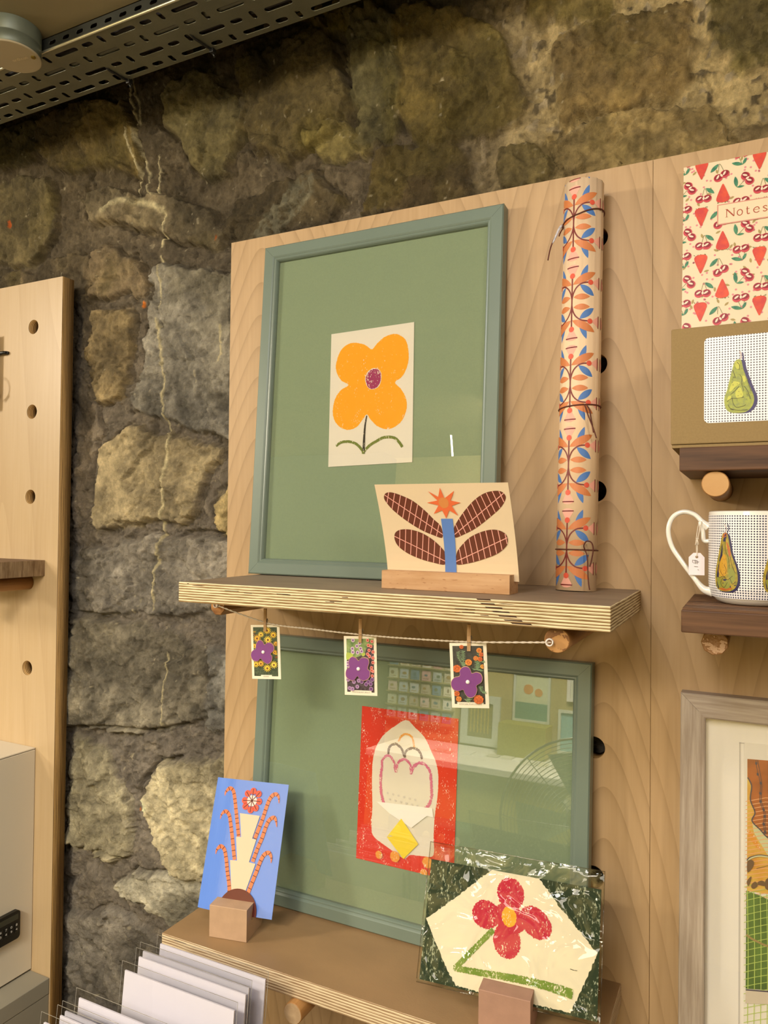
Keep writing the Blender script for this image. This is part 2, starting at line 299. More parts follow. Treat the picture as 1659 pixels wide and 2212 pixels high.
# ------------------------------------------------------------ the stone wall
STONES = [  # outline in the wall plane (0.1 mm), colour, relief
 ([(-4531,21981),(-4038,22095),(-2977,21529),(-2847,20942),(-2660,20651),(-2780,20318),(-3480,20233),(-4158,20302),(-4518,20795),(-4599,21538)], '7d6c38', .020),
 ([(-2222,21267),(-1864,21314),(-1293,21263),(-752,21099),(-568,20733),(-593,20344),(-881,20191),(-1288,20207),(-1858,20288),(-2276,20268),(-2369,20476),(-2264,20756),(-2343,21055)], '77633a', .016),
 ([(-417,21279),(481,20996),(481,20407),(150,20446),(-89,20348),(-364,20619)], '6f6434', .014),
 ([(-2535,21949),(-1463,21610),(-1576,21467),(-1864,21344),(-2470,21556)], '7c6c3e', .012),
 ([(-2490,20041),(-2064,20157),(-1287,20060),(-412,19905),(-236,19612),(-285,19347),(-877,19275),(-1564,19328),(-2149,19386),(-2394,19588)], '7f6d45', .014),
 ([(-3130,20027),(-2902,20072),(-2678,20053),(-2551,19900),(-2487,19639),(-2641,19360),(-3092,19415),(-3160,19715)], '6d6038', .020),
 ([(-4877,20273),(-4314,20254),(-3673,20212),(-3497,19784),(-3459,19357),(-4121,19248),(-5100,19489)], '5f4f2e', .016),
 ([(-137,19590),(58,19681),(390,19682),(390,19254),(10,19337)], '65563a', .012),
 ([(-5202,22176),(-4901,22222),(-4600,21671),(-4550,20475),(-4877,20316),(-5072,20928),(-5133,21548)], '6b6240', .012),
 ([(-6164,22807),(-4909,22894),(-4467,22619),(-4680,22256),(-5126,22153),(-5671,22312)], '756828', .012),
 ([(-11612,22073),(-11444,22363),(-10482,22295),(-9629,22127),(-9365,21719),(-9203,21226),(-9246,20894),(-10731,21175),(-11359,21322),(-11662,21713)], '7b6a3c', .022),
 ([(-8586,22133),(-7979,22234),(-7171,21704),(-6953,21440),(-7073,20978),(-7369,20620),(-7766,20540),(-8045,20832),(-8285,21249),(-8625,21696)], '6f6540', .020),
 ([(-7178,22129),(-6346,22283),(-5564,22362),(-5137,21131),(-5243,20766),(-5847,20705),(-6240,20589),(-6857,20722),(-7031,21039),(-6997,21556)], '5e5230', .018),
 ([(-6006,20841),(-5467,20785),(-5023,20715),(-4946,20311),(-5385,20242),(-5728,20446)], '6d6238', .012),
 ([(-10497,20633),(-10067,20670),(-8889,20372),(-7849,20143),(-7530,19799),(-7614,19529),(-8682,19759),(-9582,20004),(-10323,20168)], '7b6f55', .024),
 ([(-7447,20068),(-6641,20263),(-5841,20270),(-5452,19699),(-5524,19483),(-6424,19470),(-7217,19394),(-7485,19756)], '554a32', .016),
 ([(-13337,21419),(-12192,21323),(-11589,21204),(-11287,20779),(-11330,20218),(-11850,19849),(-13294,19981)], '8e8058', .016),
 ([(-13373,22645),(-12221,22379),(-11619,22322),(-11660,21672),(-12200,21619),(-13349,21834)], '5f562e', .012),
 ([(-10489,19681),(-9924,19569),(-9479,19427),(-9107,18977),(-9234,18821),(-9875,18928),(-10581,19007),(-10688,18929),(-10586,19228)], '807055', .016),
 ([(-9009,18964),(-8820,19133),(-8135,19084),(-7337,18900),(-7289,17811),(-7273,16893),(-7318,16208),(-8085,16473),(-8550,16734),(-9424,16907),(-9463,17157),(-9208,17608),(-9053,17987),(-8933,18415)], '8d887b', .018),
 ([(-10181,18635),(-9869,18649),(-9561,18562),(-9441,18449),(-9518,18133),(-9577,17789),(-9733,17201),(-10040,17096),(-10216,17132),(-10518,17874),(-10347,18218)], '9a8760', .022),
 ([(-9449,16536),(-8700,16369),(-8080,16237),(-7560,16055),(-7917,15529),(-8240,15083),(-8360,14976),(-8990,14982),(-9750,14950),(-10062,15048),(-10019,16184),(-9749,16375)], 'a2926e', .022),
 ([(-7704,15178),(-7533,15409),(-7195,15657),(-7180,14793),(-7610,14855)], 'ad9867', .014),
 ([(-10829,17251),(-10321,17088),(-10203,16571),(-10326,15811),(-10486,15097),(-10807,14914)], '726757', .010),
 ([(-10952,14599),(-9813,14650),(-8756,14619),(-7935,14737),(-7221,14702),(-7175,13805),(-8074,13581),(-8800,13505),(-9640,13432),(-10921,13351)], '898172', .016),
 ([(-10918,13240),(-9210,13276),(-8458,13202),(-7873,13096),(-7765,12413),(-7849,11860),(-8361,11639),(-8693,11600),(-9560,11512),(-10871,11381)], '8d836c', .016),
 ([(-7713,13010),(-7162,13056),(-7139,11733),(-7503,11733),(-7769,11771),(-7735,12490)], '8f8a7c', .014),
 ([(-10866,11203),(-10401,11131),(-9911,10987),(-9574,10537),(-9351,10106),(-9373,9504),(-9764,9371),(-10208,9387),(-10549,9373),(-10819,9305)], 'a39878', .018),
 ([(-8847,10862),(-8682,11041),(-8026,11116),(-7101,11282),(-7069,9448),(-8314,9269),(-8654,9701),(-8794,9953),(-8941,10437)], 'b8aa84', .022),
 ([(-9543,8928),(-9196,9104),(-8781,9209),(-7810,9259),(-7600,9065),(-7768,8838),(-8507,8466),(-8730,8522),(-8920,8644),(-9422,8783)], 'a39b83', .018),
 ([(-10929,8076),(-10213,8219),(-9809,8375),(-9413,8384),(-9024,8225),(-8535,8016),(-8346,7654),(-8628,7159),(-9763,6392),(-10878,6047)], '7f7769', .014),
 ([(-13160,19875),(-11844,19642),(-10977,19798),(-10582,19618),(-10515,19095),(-11526,18780),(-13134,18969)], '6d6048', .012),
 ([(-5136,22352),(-4749,22305),(-4482,22054),(-4400,21319),(-4503,20668),(-4649,20293),(-5112,20463)], '635c3c', .010),
]
LIME = [([(-9479,22541),(-9464,22338),(-9482,22183),(-9393,21963),(-9305,21800),(-9250,21677)], 22), ([(-9405,22522),(-9388,22240),(-9288,21978),(-9221,21749),(-9177,21660)], 22),
 ([(-9303,21689),(-9332,21593),(-9308,21429),(-9242,21281),(-9133,21038),(-9088,20849)], 26), ([(-9459,21622),(-9478,21507),(-9442,21324),(-9322,21117),(-9233,20878)], 20), ([(-8879,21101),(-8804,20892),(-8741,20771)], 22), ([(-9233,20870),(-9355,20729),(-9383,20553)], 20), ([(-9098,20843),(-9115,20643),(-9070,20462)], 20), ([(-8771,20777),(-8819,20624),(-8887,20521),(-8905,20408)], 22),
 ([(-8814,19410),(-8788,19113),(-8783,18881),(-8746,18531)], 22), ([(-8812,18346),(-8784,17959),(-8766,17574),(-8738,17189),(-8743,16960),(-8667,16650),(-8573,16380),(-8606,16078),(-8627,15661),(-8639,15282),(-8694,15016),(-8677,14713),(-8693,14523),(-8768,14255),(-8802,13950),(-8834,13561)], 30),
 ([(-9956,20323),(-9806,20409),(-9538,20408),(-9170,20332),(-8861,20237),(-8738,20145)], 60), ([(-7457,18083),(-7462,17828),(-7475,17537)], 22), ([(-8679,20173),(-8694,19945),(-8711,19794),(-8797,19577)], 26), ([(-8590,12853),(-8574,12569),(-8616,12189),(-8586,11668)], 16)]
def vnoise(x, y, seed):
    rs = np.random.RandomState(seed); T = rs.rand(64, 64); xi = np.floor(x).astype(int); yi = np.floor(y).astype(int); fx = x-xi; fy = y-yi
    fx = fx*fx*(3-2*fx); fy = fy*fy*(3-2*fy); a = T[yi % 64, xi % 64]; b = T[yi % 64, (xi+1) % 64]; c = T[(yi+1) % 64, xi % 64]; d = T[(yi+1) % 64, (xi+1) % 64]
    return (a*(1-fx)+b*fx)*(1-fy)+(c*(1-fx)+d*fx)*fy
def fbm(x, y, f, o, seed, g=.5):
    s = 0; a = 1; t = 0
    for i in range(o): s = s+a*vnoise(x*f+i*17.3, y*f+i*9.1, seed+i); t += a; a *= g; f *= 2.03
    return s/t
def seg_d(x, y, ax, ay, bx, by):
    dx, dy = bx-ax, by-ay; t = np.clip(((x-ax)*dx+(y-ay)*dy)/(dx*dx+dy*dy+1e-12), 0, 1); return np.hypot(x-ax-t*dx, y-ay-t*dy)
def build_wall():
    X0, X1, Z0, Z1, st = -1.45, .42, .60, 2.42, .0021
    xs = np.arange(X0, X1, st); zs = np.arange(Z0, Z1, st); nx, nz = len(xs), len(zs); X, Z = np.meshgrid(xs, zs)
    wx = X+.034*(fbm(X, Z, 26, 5, 1, .62)-.5)+.03*(fbm(X, Z, 8, 2, 5)-.5); wz = Z+.034*(fbm(X, Z, 26, 5, 11, .62)-.5)+.03*(fbm(X, Z, 8, 2, 15)-.5)
    n1 = fbm(X, Z, 9, 5, 21); n2 = fbm(X, Z, 34, 5, 31, .62); n3 = fbm(X, Z, 120, 3, 41, .7); ridge = np.abs(fbm(X, Z, 14, 4, 51)-.5)*2; cells = fbm(X, Z, 60, 2, 61)
    crag = np.abs(fbm(X, Z, 40, 4, 81, .6)-.5)*2; big = np.abs(fbm(X, Z, 6, 3, 85)-.5)*2
    H = .024*(n1-.5)+.010*(n2-.5)+.007*(n3-.5)-.004*np.clip(1-crag*7, 0, 1)-.008*np.clip(1-big*9, 0, 1)+.004
    stain = np.clip((fbm(X, Z, 5, 4, 95)-.35)*2.2, 0, 1)
    # mortar: grey-brown on the left, sandy with pebbles at the upper right
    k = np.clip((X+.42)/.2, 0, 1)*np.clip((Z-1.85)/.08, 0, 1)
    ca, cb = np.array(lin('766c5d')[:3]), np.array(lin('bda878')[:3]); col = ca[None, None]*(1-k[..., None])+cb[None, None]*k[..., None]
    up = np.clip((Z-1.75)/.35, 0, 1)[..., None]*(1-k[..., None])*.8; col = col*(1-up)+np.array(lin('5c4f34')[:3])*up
    peb = vnoise(X*150, Z*150, 71)*vnoise(X*95, Z*95, 72); pm = np.clip((peb-.36)/.06, 0, 1)*(.25+.75*k)
    pc = np.where((vnoise(X*70, Z*70, 73) > .5)[..., None], np.array(lin('4f4636')[:3]), np.array(lin('a5967a')[:3])); col = col*(1-pm[..., None]*.8)+pc*pm[..., None]*.8; H = H+pm*.0022
    inside = np.zeros_like(X)
    # split facets: nearest jittered cell, each with its own tilt
    def facets(x, z, s, seed):
        u = x/s; v = z/s; iu = np.floor(u).astype(int); iv = np.floor(v).astype(int); rs = np.random.RandomState(seed); T = rs.rand(64, 64, 5); best = np.full(x.shape, 9.); out = np.zeros(x.shape)
        for a in (-1, 0, 1):
            for b in (-1, 0, 1):
                r = T[(iv+b) % 64, (iu+a) % 64]; dx = u-(iu+a+r[..., 0]); dz = v-(iv+b+r[..., 1]); d = dx*dx+dz*dz*1.4; h = (r[..., 2]-.5)*.5+(r[..., 3]-.5)*dx*1.1+(r[..., 4]-.5)*dz*1.1; k_ = d < best; best = np.where(k_, d, best); out = np.where(k_, h, out)
        return out
    fxw = X+.03*(fbm(X, Z, 22, 4, 131)-.5); fzw = Z+.03*(fbm(X, Z, 22, 4, 137)-.5)
    fac1 = facets(fxw, fzw, .052, 3); fac2 = facets(fxw*1.1+.3, fzw, .020, 4)
    for q, (poly, tint, amp) in enumerate(STONES):
        P = [(a*1e-4, b*1e-4) for a, b in poly]; px_ = [p[0] for p in P]; pz_ = [p[1] for p in P]
        i0 = max(0, int((min(pz_)-.05-Z0)/st)); i1 = min(nz, int((max(pz_)+.05-Z0)/st)+1); j0 = max(0, int((min(px_)-.05-X0)/st)); j1 = min(nx, int((max(px_)+.05-X0)/st)+1)
        if i1 <= i0 or j1 <= j0: continue
        x = wx[i0:i1, j0:j1]; z = wz[i0:i1, j0:j1]; d = np.full(x.shape, 9.); ins = np.zeros(x.shape, bool)
        for (ax, az), (bx, bz) in zip(P, P[1:]+P[:1]):
            d = np.minimum(d, seg_d(x, z, ax, az, bx, bz)); cr = ((az > z) != (bz > z)) & (x < (bx-ax)*(z-az)/((bz-az) if abs(bz-az) > 1e-9 else 1e-9)+ax); ins ^= cr
        sd = np.where(ins, d, -d); sdw = sd+.008; t = np.clip((sd+.006)/.008, 0, 1); t = t*t*(3-2*t); rs = random.Random(q*13+1)
        cx, cz = sum(px_)/len(P), sum(pz_)/len(P); sl = rs.uniform(-.05, .05)*(x-cx)+rs.uniform(-.06, .04)*(z-cz)
        fac = ridge[i0:i1, j0:j1]; hh = amp*.72+sl+.011*fac1[i0:i1, j0:j1]+.005*fac2[i0:i1, j0:j1]+.006*(n2[i0:i1, j0:j1]-.5)-.004*(fac-.3)
        H[i0:i1, j0:j1] = H[i0:i1, j0:j1]*(1-.35*t)+hh*t
        edge = np.exp(-((sd+.007)/.003)**2)*.009*np.clip(n1[i0:i1, j0:j1]*4-1.7, 0, 1); H[i0:i1, j0:j1] -= edge
        tc = np.array(lin(tint)[:3]); blot = np.clip((n1[i0:i1, j0:j1]-.5)*2.6, -.4, .5)[..., None]; tone = tc*(1+blot)*(.62+.8*cells[i0:i1, j0:j1])[..., None]*(.72+.56*n2[i0:i1, j0:j1])[..., None]
        olive = np.clip((fbm(x, z, 12, 3, 91)-.52)*5, 0, 1)[..., None]*np.clip((z-1.6)/.5, 0, 1)[..., None]; tone = tone*(1-.45*olive)+np.array(lin('6e6220')[:3])*.45*olive
        tt = np.clip((sd+.008+.02*(n2[i0:i1, j0:j1]-.5))/.010, 0, 1)[..., None]*(.86); col[i0:i1, j0:j1] = col[i0:i1, j0:j1]*(1-tt)+tone*tt; inside[i0:i1, j0:j1] = np.maximum(inside[i0:i1, j0:j1], t)
    for (a, b), r, c in (([(-12533,20571)][0], .006, 'd2692a'), ([(-9175,18645)][0], .005, 'd57a2a'), ([(-7676,19540)][0], .004, '9c5a2c'), ([(-9098,10229)][0], .0035, 'a5622e')):
        d = np.hypot((X-a*1e-4)*1.1, (Z-b*1e-4)*.7)+.004*(n2-.5); t = np.clip((r-d)/.0015, 0, 1)[..., None]; col = col*(1-t)+np.array(lin(c)[:3])*t
    a, b = [(-6450,19629)][0]; dx = (X-a*1e-4); dz = (Z-b*1e-4); u = dx*.8+dz*.6; v = -dx*.6+dz*.8
    t = np.clip(1-np.hypot(u/.085, v/.022)+.9*(n2-.5), 0, 1); t = np.clip(t*5, 0, 1)[..., None]*np.clip(n3*4-1, 0, 1)[..., None]; col = col*(1-.6*t)+np.array(lin('85826c')[:3])*.6*t
    # long cracks between courses
    for pts in ([(-10754,13364),(-10302,13392),(-9648,13418)], [(-8211,14848),(-7879,14868),(-7418,14830)], [(-10591,11390),(-9712,11505),(-9085,11541),(-8634,11616),(-8103,11760)], [(-8303,11186),(-8771,11055),(-9067,10691),(-9162,10370)], [(-10539,9291),(-9878,9371),(-9452,9396)]):
        P = [(p*1e-4, q*1e-4) for p, q in pts]
        x0 = min(p[0] for p in P)-.01; x1 = max(p[0] for p in P)+.01; z0 = min(p[1] for p in P)-.01; z1 = max(p[1] for p in P)+.01; i0 = int((z0-Z0)/st); i1 = int((z1-Z0)/st); j0 = int((x0-X0)/st); j1 = int((x1-X0)/st)
        x = X[i0:i1, j0:j1]; z = Z[i0:i1, j0:j1]+.006*(n1[i0:i1, j0:j1]-.5); d = np.full(x.shape, 9.)
        for a, b in zip(P, P[1:]): d = np.minimum(d, seg_d(x, z, *a, *b))
        H[i0:i1, j0:j1] -= np.exp(-(d/.0028)**2)*.012
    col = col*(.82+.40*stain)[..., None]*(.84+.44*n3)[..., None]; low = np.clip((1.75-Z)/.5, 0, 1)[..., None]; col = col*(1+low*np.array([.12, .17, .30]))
    sp = np.clip((vnoise(X*260, Z*260, 97)*vnoise(X*120, Z*120, 98)-.72)*8, 0, 1)[..., None]; col = col*(1-sp*.6)+np.array(lin('c9bd9c')[:3])*sp*.6
    for pts, w in LIME:
        P = [(a*1e-4, b*1e-4) for a, b in pts]; w *= .95e-4; x0 = min(p[0] for p in P)-.02; x1 = max(p[0] for p in P)+.02; z0 = min(p[1] for p in P)-.02; z1 = max(p[1] for p in P)+.02
        i0 = max(0, int((z0-Z0)/st)); i1 = int((z1-Z0)/st); j0 = max(0, int((x0-X0)/st)); j1 = int((x1-X0)/st); x = X[i0:i1, j0:j1]+.004*(n2[i0:i1, j0:j1]-.5); z = Z[i0:i1, j0:j1]; d = np.full(x.shape, 9.)
        for a, b in zip(P, P[1:]): d = np.minimum(d, seg_d(x, z, *a, *b))
        t = np.clip(1.35-d/w*1.1, 0, 1)*np.clip(n3[i0:i1, j0:j1]*3-.2, .5, 1); col[i0:i1, j0:j1] = col[i0:i1, j0:j1]*(1-t[..., None]*.92)+np.array(lin('d6c99e')[:3])*t[..., None]*.92; H[i0:i1, j0:j1] += t*.0018
    H += .022*np.clip((Z-2.0)/.3, 0, 1)
    Y = .050-np.clip(H, -.03, .06); lim = np.where((Z < 1.93), .0262, -.06); Y = np.maximum(Y, lim)
    V = np.stack([X, Y, Z], -1).reshape(-1, 3).astype(np.float32)
    idx = np.arange(nx*nz).reshape(nz, nx); F = np.stack([idx[:-1, :-1], idx[:-1, 1:], idx[1:, 1:], idx[1:, :-1]], -1).reshape(-1, 4)
    me = bpy.data.meshes.new('wall_back'); me.vertices.add(len(V)); me.vertices.foreach_set('co', V.ravel()); me.loops.add(F.size); me.loops.foreach_set('vertex_index', F.ravel().astype(np.int32))
    me.polygons.add(len(F)); me.polygons.foreach_set('loop_start', np.arange(0, F.size, 4, dtype=np.int32)); me.polygons.foreach_set('loop_total', np.full(len(F), 4, dtype=np.int32)); me.update(); me.validate()
    me.polygons.foreach_set('use_smooth', np.ones(len(F), bool))
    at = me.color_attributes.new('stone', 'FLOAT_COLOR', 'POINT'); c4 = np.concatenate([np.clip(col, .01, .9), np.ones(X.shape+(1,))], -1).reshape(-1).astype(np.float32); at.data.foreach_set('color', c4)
    m = bpy.data.materials.new('rubble_stone'); m.use_nodes = True; N = m.node_tree.nodes; L = m.node_tree.links; b = N['Principled BSDF']
    at = N.new('ShaderNodeAttribute'); at.attribute_name = 'stone'; tc = N.new('ShaderNodeTexCoord')
    n = N.new('ShaderNodeTexNoise'); n.inputs['Scale'].default_value = 90; n.inputs['Detail'].default_value = 8; n.inputs['Roughness'].default_value = .7; L.new(tc.outputs['Object'], n.inputs['Vector'])
    n2_ = N.new('ShaderNodeTexNoise'); n2_.inputs['Scale'].default_value = 22; n2_.inputs['Detail'].default_value = 6; n2_.inputs['Distortion'].default_value = .8; L.new(tc.outputs['Object'], n2_.inputs['Vector'])
    f = math_n(N, L, 'MULTIPLY_ADD', n.outputs[0], 1.9, .16); f2 = math_n(N, L, 'MULTIPLY_ADD', n2_.outputs[0], 1.3, .3); f = math_n(N, L, 'MULTIPLY', f, f2)
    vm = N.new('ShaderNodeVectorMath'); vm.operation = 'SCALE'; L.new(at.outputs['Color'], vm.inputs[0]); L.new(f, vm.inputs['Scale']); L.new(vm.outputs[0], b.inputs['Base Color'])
    n3_ = N.new('ShaderNodeTexNoise'); n3_.inputs['Scale'].default_value = 330; n3_.inputs['Detail'].default_value = 6; n3_.inputs['Roughness'].default_value = .75; L.new(tc.outputs['Object'], n3_.inputs['Vector'])
    bp = N.new('ShaderNodeBump'); bp.inputs['Strength'].default_value = 1; bp.inputs['Distance'].default_value = .0042; L.new(math_n(N, L, 'ADD', math_n(N, L, 'MULTIPLY', n.outputs[0], .8), n3_.outputs[0]), bp.inputs['Height']); L.new(bp.outputs[0], b.inputs['Normal'])
    b.inputs['Roughness'].default_value = .82; b.inputs['Specular IOR Level'].default_value = .3
    o = link('wall_back', me, m); tag(o, 'rough rubble stone wall with wide mortar joints behind the plywood boards', 'wall', kind='structure')
build_wall()

plaster = mat('plaster', 'b9a684', .9, var=.2, vscale=3, bump=.3, bscale=60)
ceil_m = mat('ceiling_board', '8c7f5c', .55, var=.25, vscale=6)
box('ceiling', (-4.2, -3.2, 2.168), (3.2, -.1925, 2.21), ceil_m); tag(bpy.data.objects['ceiling'], 'dark smooth ceiling panel above the cable tray', 'ceiling', kind='structure')
box('trim_1', (-4.2, -.1925, 2.40), (3.2, .30, 2.43), ceil_m); tag(bpy.data.objects['trim_1'], 'upper closing panel over the stone wall', 'panel', kind='structure')
box('trim_2', (-4.2, -.21, 2.2101), (3.2, -.1925, 2.40), ceil_m); tag(bpy.data.objects['trim_2'], 'upright edge of the ceiling panel', 'panel', kind='structure')
o = box('floor', (-4.2, -3.2, -.05), (3.2, .3, 0), mat('floor_board', '6b5a44', .5, var=.3, vscale=4)); tag(o, 'shop floor', 'floor', kind='structure')
o = box('wall_front', (-4.2, -3.25, 0), (3.2, -2.56, 2.4), mat('wall_paint', 'b5a46c', .85, var=.15, vscale=3)); tag(o, 'painted wall across the shop', 'wall', kind='structure')
o = box('wall_left', (-4.25, -3.2, 0), (-4.2, .3, 2.43), plaster); tag(o, 'side wall', 'wall', kind='structure')
o = box('wall_right', (3.2, -3.2, 0), (3.25, .3, 2.43), plaster); tag(o, 'right side wall', 'wall', kind='structure')
o = box('trim_3', (-4.2, .12, 0), (3.2, .3, 2.43), plaster); tag(o, 'solid masonry behind the stone face', 'wall', kind='structure')

# ------------------------------------------------------------ plywood boards with peg holes
RX = Matrix.Rotation(math.pi/2, 4, 'X')
edge_y = ply_edge('ply_edge_board', 1, .0030, 'cba46a', '6b5230', grain=(1, 20, 1))
def board(name, x0, x1, z0, z1, cols, rows, facem, label):
    holes = [ell(c-x0, r-z0, .0127, n=28) for c in cols for r in rows]
    o = plate(name, [(0, 0), (x1-x0, 0), (x1-x0, z1-z0), (0, z1-z0)], holes, .024, [facem, edge_y], loc=(x0, .012, z0), M=RX, split=lambda n: 0 if abs(n.y) > .7 else 1)
    return tag(o, label, 'board')
rows = [1.8415-.15*i for i in range(7)]
ZT = 1.9215
F1 = ply_face('birch_face_centre', 'bc9e78', 'a98a62', '80643f', rings=17, sx=2.4, sz=.8, off=(.6, 0, .3), line=.38, arch=(.554, .125, 3.1), rough=.5)
F2 = ply_face('birch_face_right', 'bc9e78', 'a98a62', '8c6e48', rings=12, arch=(.30, .23, 3.6), sx=3.5, sz=.5, off=(4.2, 0, 1.3), line=.35, rough=.5)
F3 = ply_face('birch_face_left', 'bda583', 'b0966e', '9a7e58', rings=7, sx=3, sz=.4, off=(7.7, 0, 2.3), line=.2, rough=.36)
board('pegboard', -.7042, -.1028, .55, ZT, (-.615, -.465, -.315, -.165), rows, F1, 'centre birch plywood pegboard carrying the two green frames')
board('pegboard', -.1022, .50, .55, ZT, (-.031, .119, .269, .419), rows, F2, 'right birch plywood pegboard behind the mug and fruit notebook')
board('pegboard', -1.66, -1.0655, .55, ZT, (-1.137, -1.287, -1.437, -1.587), rows, F3, 'left birch plywood pegboard beside the bare stone wall')

# ------------------------------------------------------------ shelves and pegs
sh_face = mat('shelf_face', '94806a', .55, var=.18, vscale=14, stretch=(1, 3, 1), bump=.1, bscale=300)
sh_face2 = mat('shelf_face_low', '987a56', .5, var=.16, vscale=9, stretch=(1, 2, 1), bump=.1, bscale=300)
sh_edge = ply_edge('ply_edge_shelf', 2, .0030, 'f0e2ba', '84663c', void=1, grain=(3, 3, 25))
sh_edge2 = ply_edge('ply_edge_low', 2, .0032, 'e0cfae', '94785a', void=.9, grain=(3, 3, 25))
def vq(q, w=9): return [[(x-dx, z), (x+dx*.9, z+w*.2), (x+dx*1.05, z-w), (x-dx*.8, z-w)] for (x, z), dx in q]
V1 = vq(list(zip([(3842,241),(3884,202),(3946,167),(4018,130),(4082,93),(4139,56),(4218,31)], (75, 75, 90, 90, 95, 95, 105))), 11)+vq(list(zip([(3612,133),(3705,135),(3687,103),(3853,85),(3575,98)], (70, 55, 70, 45, 30))), 5)+vq(list(zip([(792,172),(1022,157),(1497,170),(1546,168),(2107,117),(2182,126),(144,228),(2295,177)], (110, 60, 90, 60, 60, 80, 14, 40))), 6)
def ply_shelf(x0, x1, y0, z1, f, e, label, t=.024, voids=()):
    bm = bmesh.new(); bm_box(bm, (0, 0, 0), (x1-x0, -y0, t), .0006, 1); bmesh.ops.recalc_face_normals(bm, faces=bm.faces[:])
    for fc in bm.faces: fc.material_index = 0 if abs(fc.normal.z) > .8 else 1
    for v in voids:   # dark gaps in the plies of the front edge
        fc = bm.faces.new([bm.verts.new((a*1e-4, -.00006, b*1e-4)) for a, b in v]); fc.material_index = 2
    me = bpy.data.meshes.new('plywood_shelf'); bm.to_mesh(me); bm.free(); o = link('plywood_shelf', me, [f, e, mat('ply_void', '3d2514', .85)], None, (x0, y0, z1-t)); return tag(o, label, 'shelf')
ply_shelf(-.6185, -.1140, -.2, 1.4280, sh_face, sh_edge, 'thick plywood shelf on pegs under the portrait green frame', voids=V1)
ply_shelf(-.6715, -.1330, -.162, .9770, sh_face2, sh_edge2, 'lower plywood shelf holding the landscape frame and two block stands')
def end_grain(name, c1, c2): return grain(name, c1, c2, axis=1, scale=160, stretch=6, rings=3)
d_end = [grain('dowel_end_%d' % i, a, b, axis=0, scale=sc_, stretch=1.3, rings=r) for i, (a, b, sc_, r) in enumerate((('c79058', '6b3d1c', 60, 3), ('b98a55', '7c5330', 50, 2), ('c9a06a', 'bb8c58', 40, 1), ('d9b596', '9c6f45', 70, 4), ('c0a684', '9b8060', 120, 1)))]
d_side = grain('dowel_side', 'b08350', '93683a', axis=1, scale=120, stretch=20, rough=.45)
def dowel(x, z, y0, label, k, r=.0122, y1=.02, dx=0, facet=0):
    bm = bmesh.new(); n = facet or 28
    def ring(y, rr, off): return [bm.verts.new((off+rr*math.cos(2*math.pi*(i+.5)/n), y, rr*math.sin(2*math.pi*(i+.5)/n))) for i in range(n)]
    A = [ring(y0, r*.93, dx), ring(y0+.001, r, dx), ring(y1, r, 0)]
    for a, b in zip(A, A[1:]):
        for i in range(n): f = bm.faces.new((a[i], a[(i+1) % n], b[(i+1) % n], b[i])); f.smooth = not facet
    bm.faces.new(A[0]); bm.faces.new(A[-1][::-1])
    o = done('wooden_dowel', bm, [d_side, d_end[k]], split=lambda nn: 1 if nn.y < -.9 else 0); o.location = (x, 0, z); return tag(o, label, 'dowel')
dl = (-0.6196,-0.1250,1.3858)
dowel(dl[0], 1.3915, dl[1], 'striped end dowel peg under the left end of the upper plywood shelf', 0, facet=8)
dowel(-.1655, 1.3915, -.187, 'dowel peg with knotted string at the right end of the upper plywood shelf', 1)
dowel(-.031, 1.5415, -.125, 'round peg under the upper walnut shelf with the cardboard box', 2, r=.0124)
dowel(-.031, 1.3915, -.125, 'rough faceted peg under the walnut shelf with the mug', 3, facet=9)
dowel(-.4680, .9408, -.170, 'pale speckled dowel under the lower plywood shelf above the paper sleeves', 4, r=.0122)
dowel(-1.137, 1.3915, -.14, 'smooth peg under the small walnut shelf on the left pegboard', 2, r=.0124)

wal = grain('walnut', '6f4d34', '35231a', axis=0, scale=60, stretch=18, rough=.5)
wal2 = grain('walnut_light', '7d5a40', '4a3325', axis=0, scale=70, stretch=20, rough=.5)
wal_end = grain('walnut_end', 'a08868', '6f563c', axis=2, scale=150, stretch=7, rough=.5)
def wshelf(x0, x1, y0, z0, z1, label, mats, groove=0):
    r = empty('walnut_shelf', (x0, 0, z0), label=label, cat='shelf')
    bm = bmesh.new(); w = x1-x0; bm_box(bm, (0, y0, 0), (w, 0, z1-z0-(.002 if groove else 0)), .0012, 2)
    if groove:
        k = int(-y0/.0105)
        for i in range(k): bm_box(bm, (.001, y0+.002+i*.0105, z1-z0-.0025), (w-.001, y0+.002+i*.0105+.0088, z1-z0), .0004, 1)
    done('shelf_board', bm, mats, r); return r
wshelf(-.0625, .42, -.13, 1.5537, 1.5765, 'dark walnut shelf under the cardboard pear box', [wal])
wshelf(-.0580, .42, -.16, 1.4037, 1.4265, 'grooved dark walnut shelf under the pear mug', [wal2], groove=1)
bm = bmesh.new(); bm_box(bm, (-.45, -.12, 0), (0, 0, .0272), .0008, 2)
o = done('walnut_shelf', bm, [wal2, wal_end], split=lambda n: 1 if n.x > .9 else 0); o.location = (-1.0967, 0, 1.4042); tag(o, 'small grained wooden shelf end on the left pegboard', 'shelf')

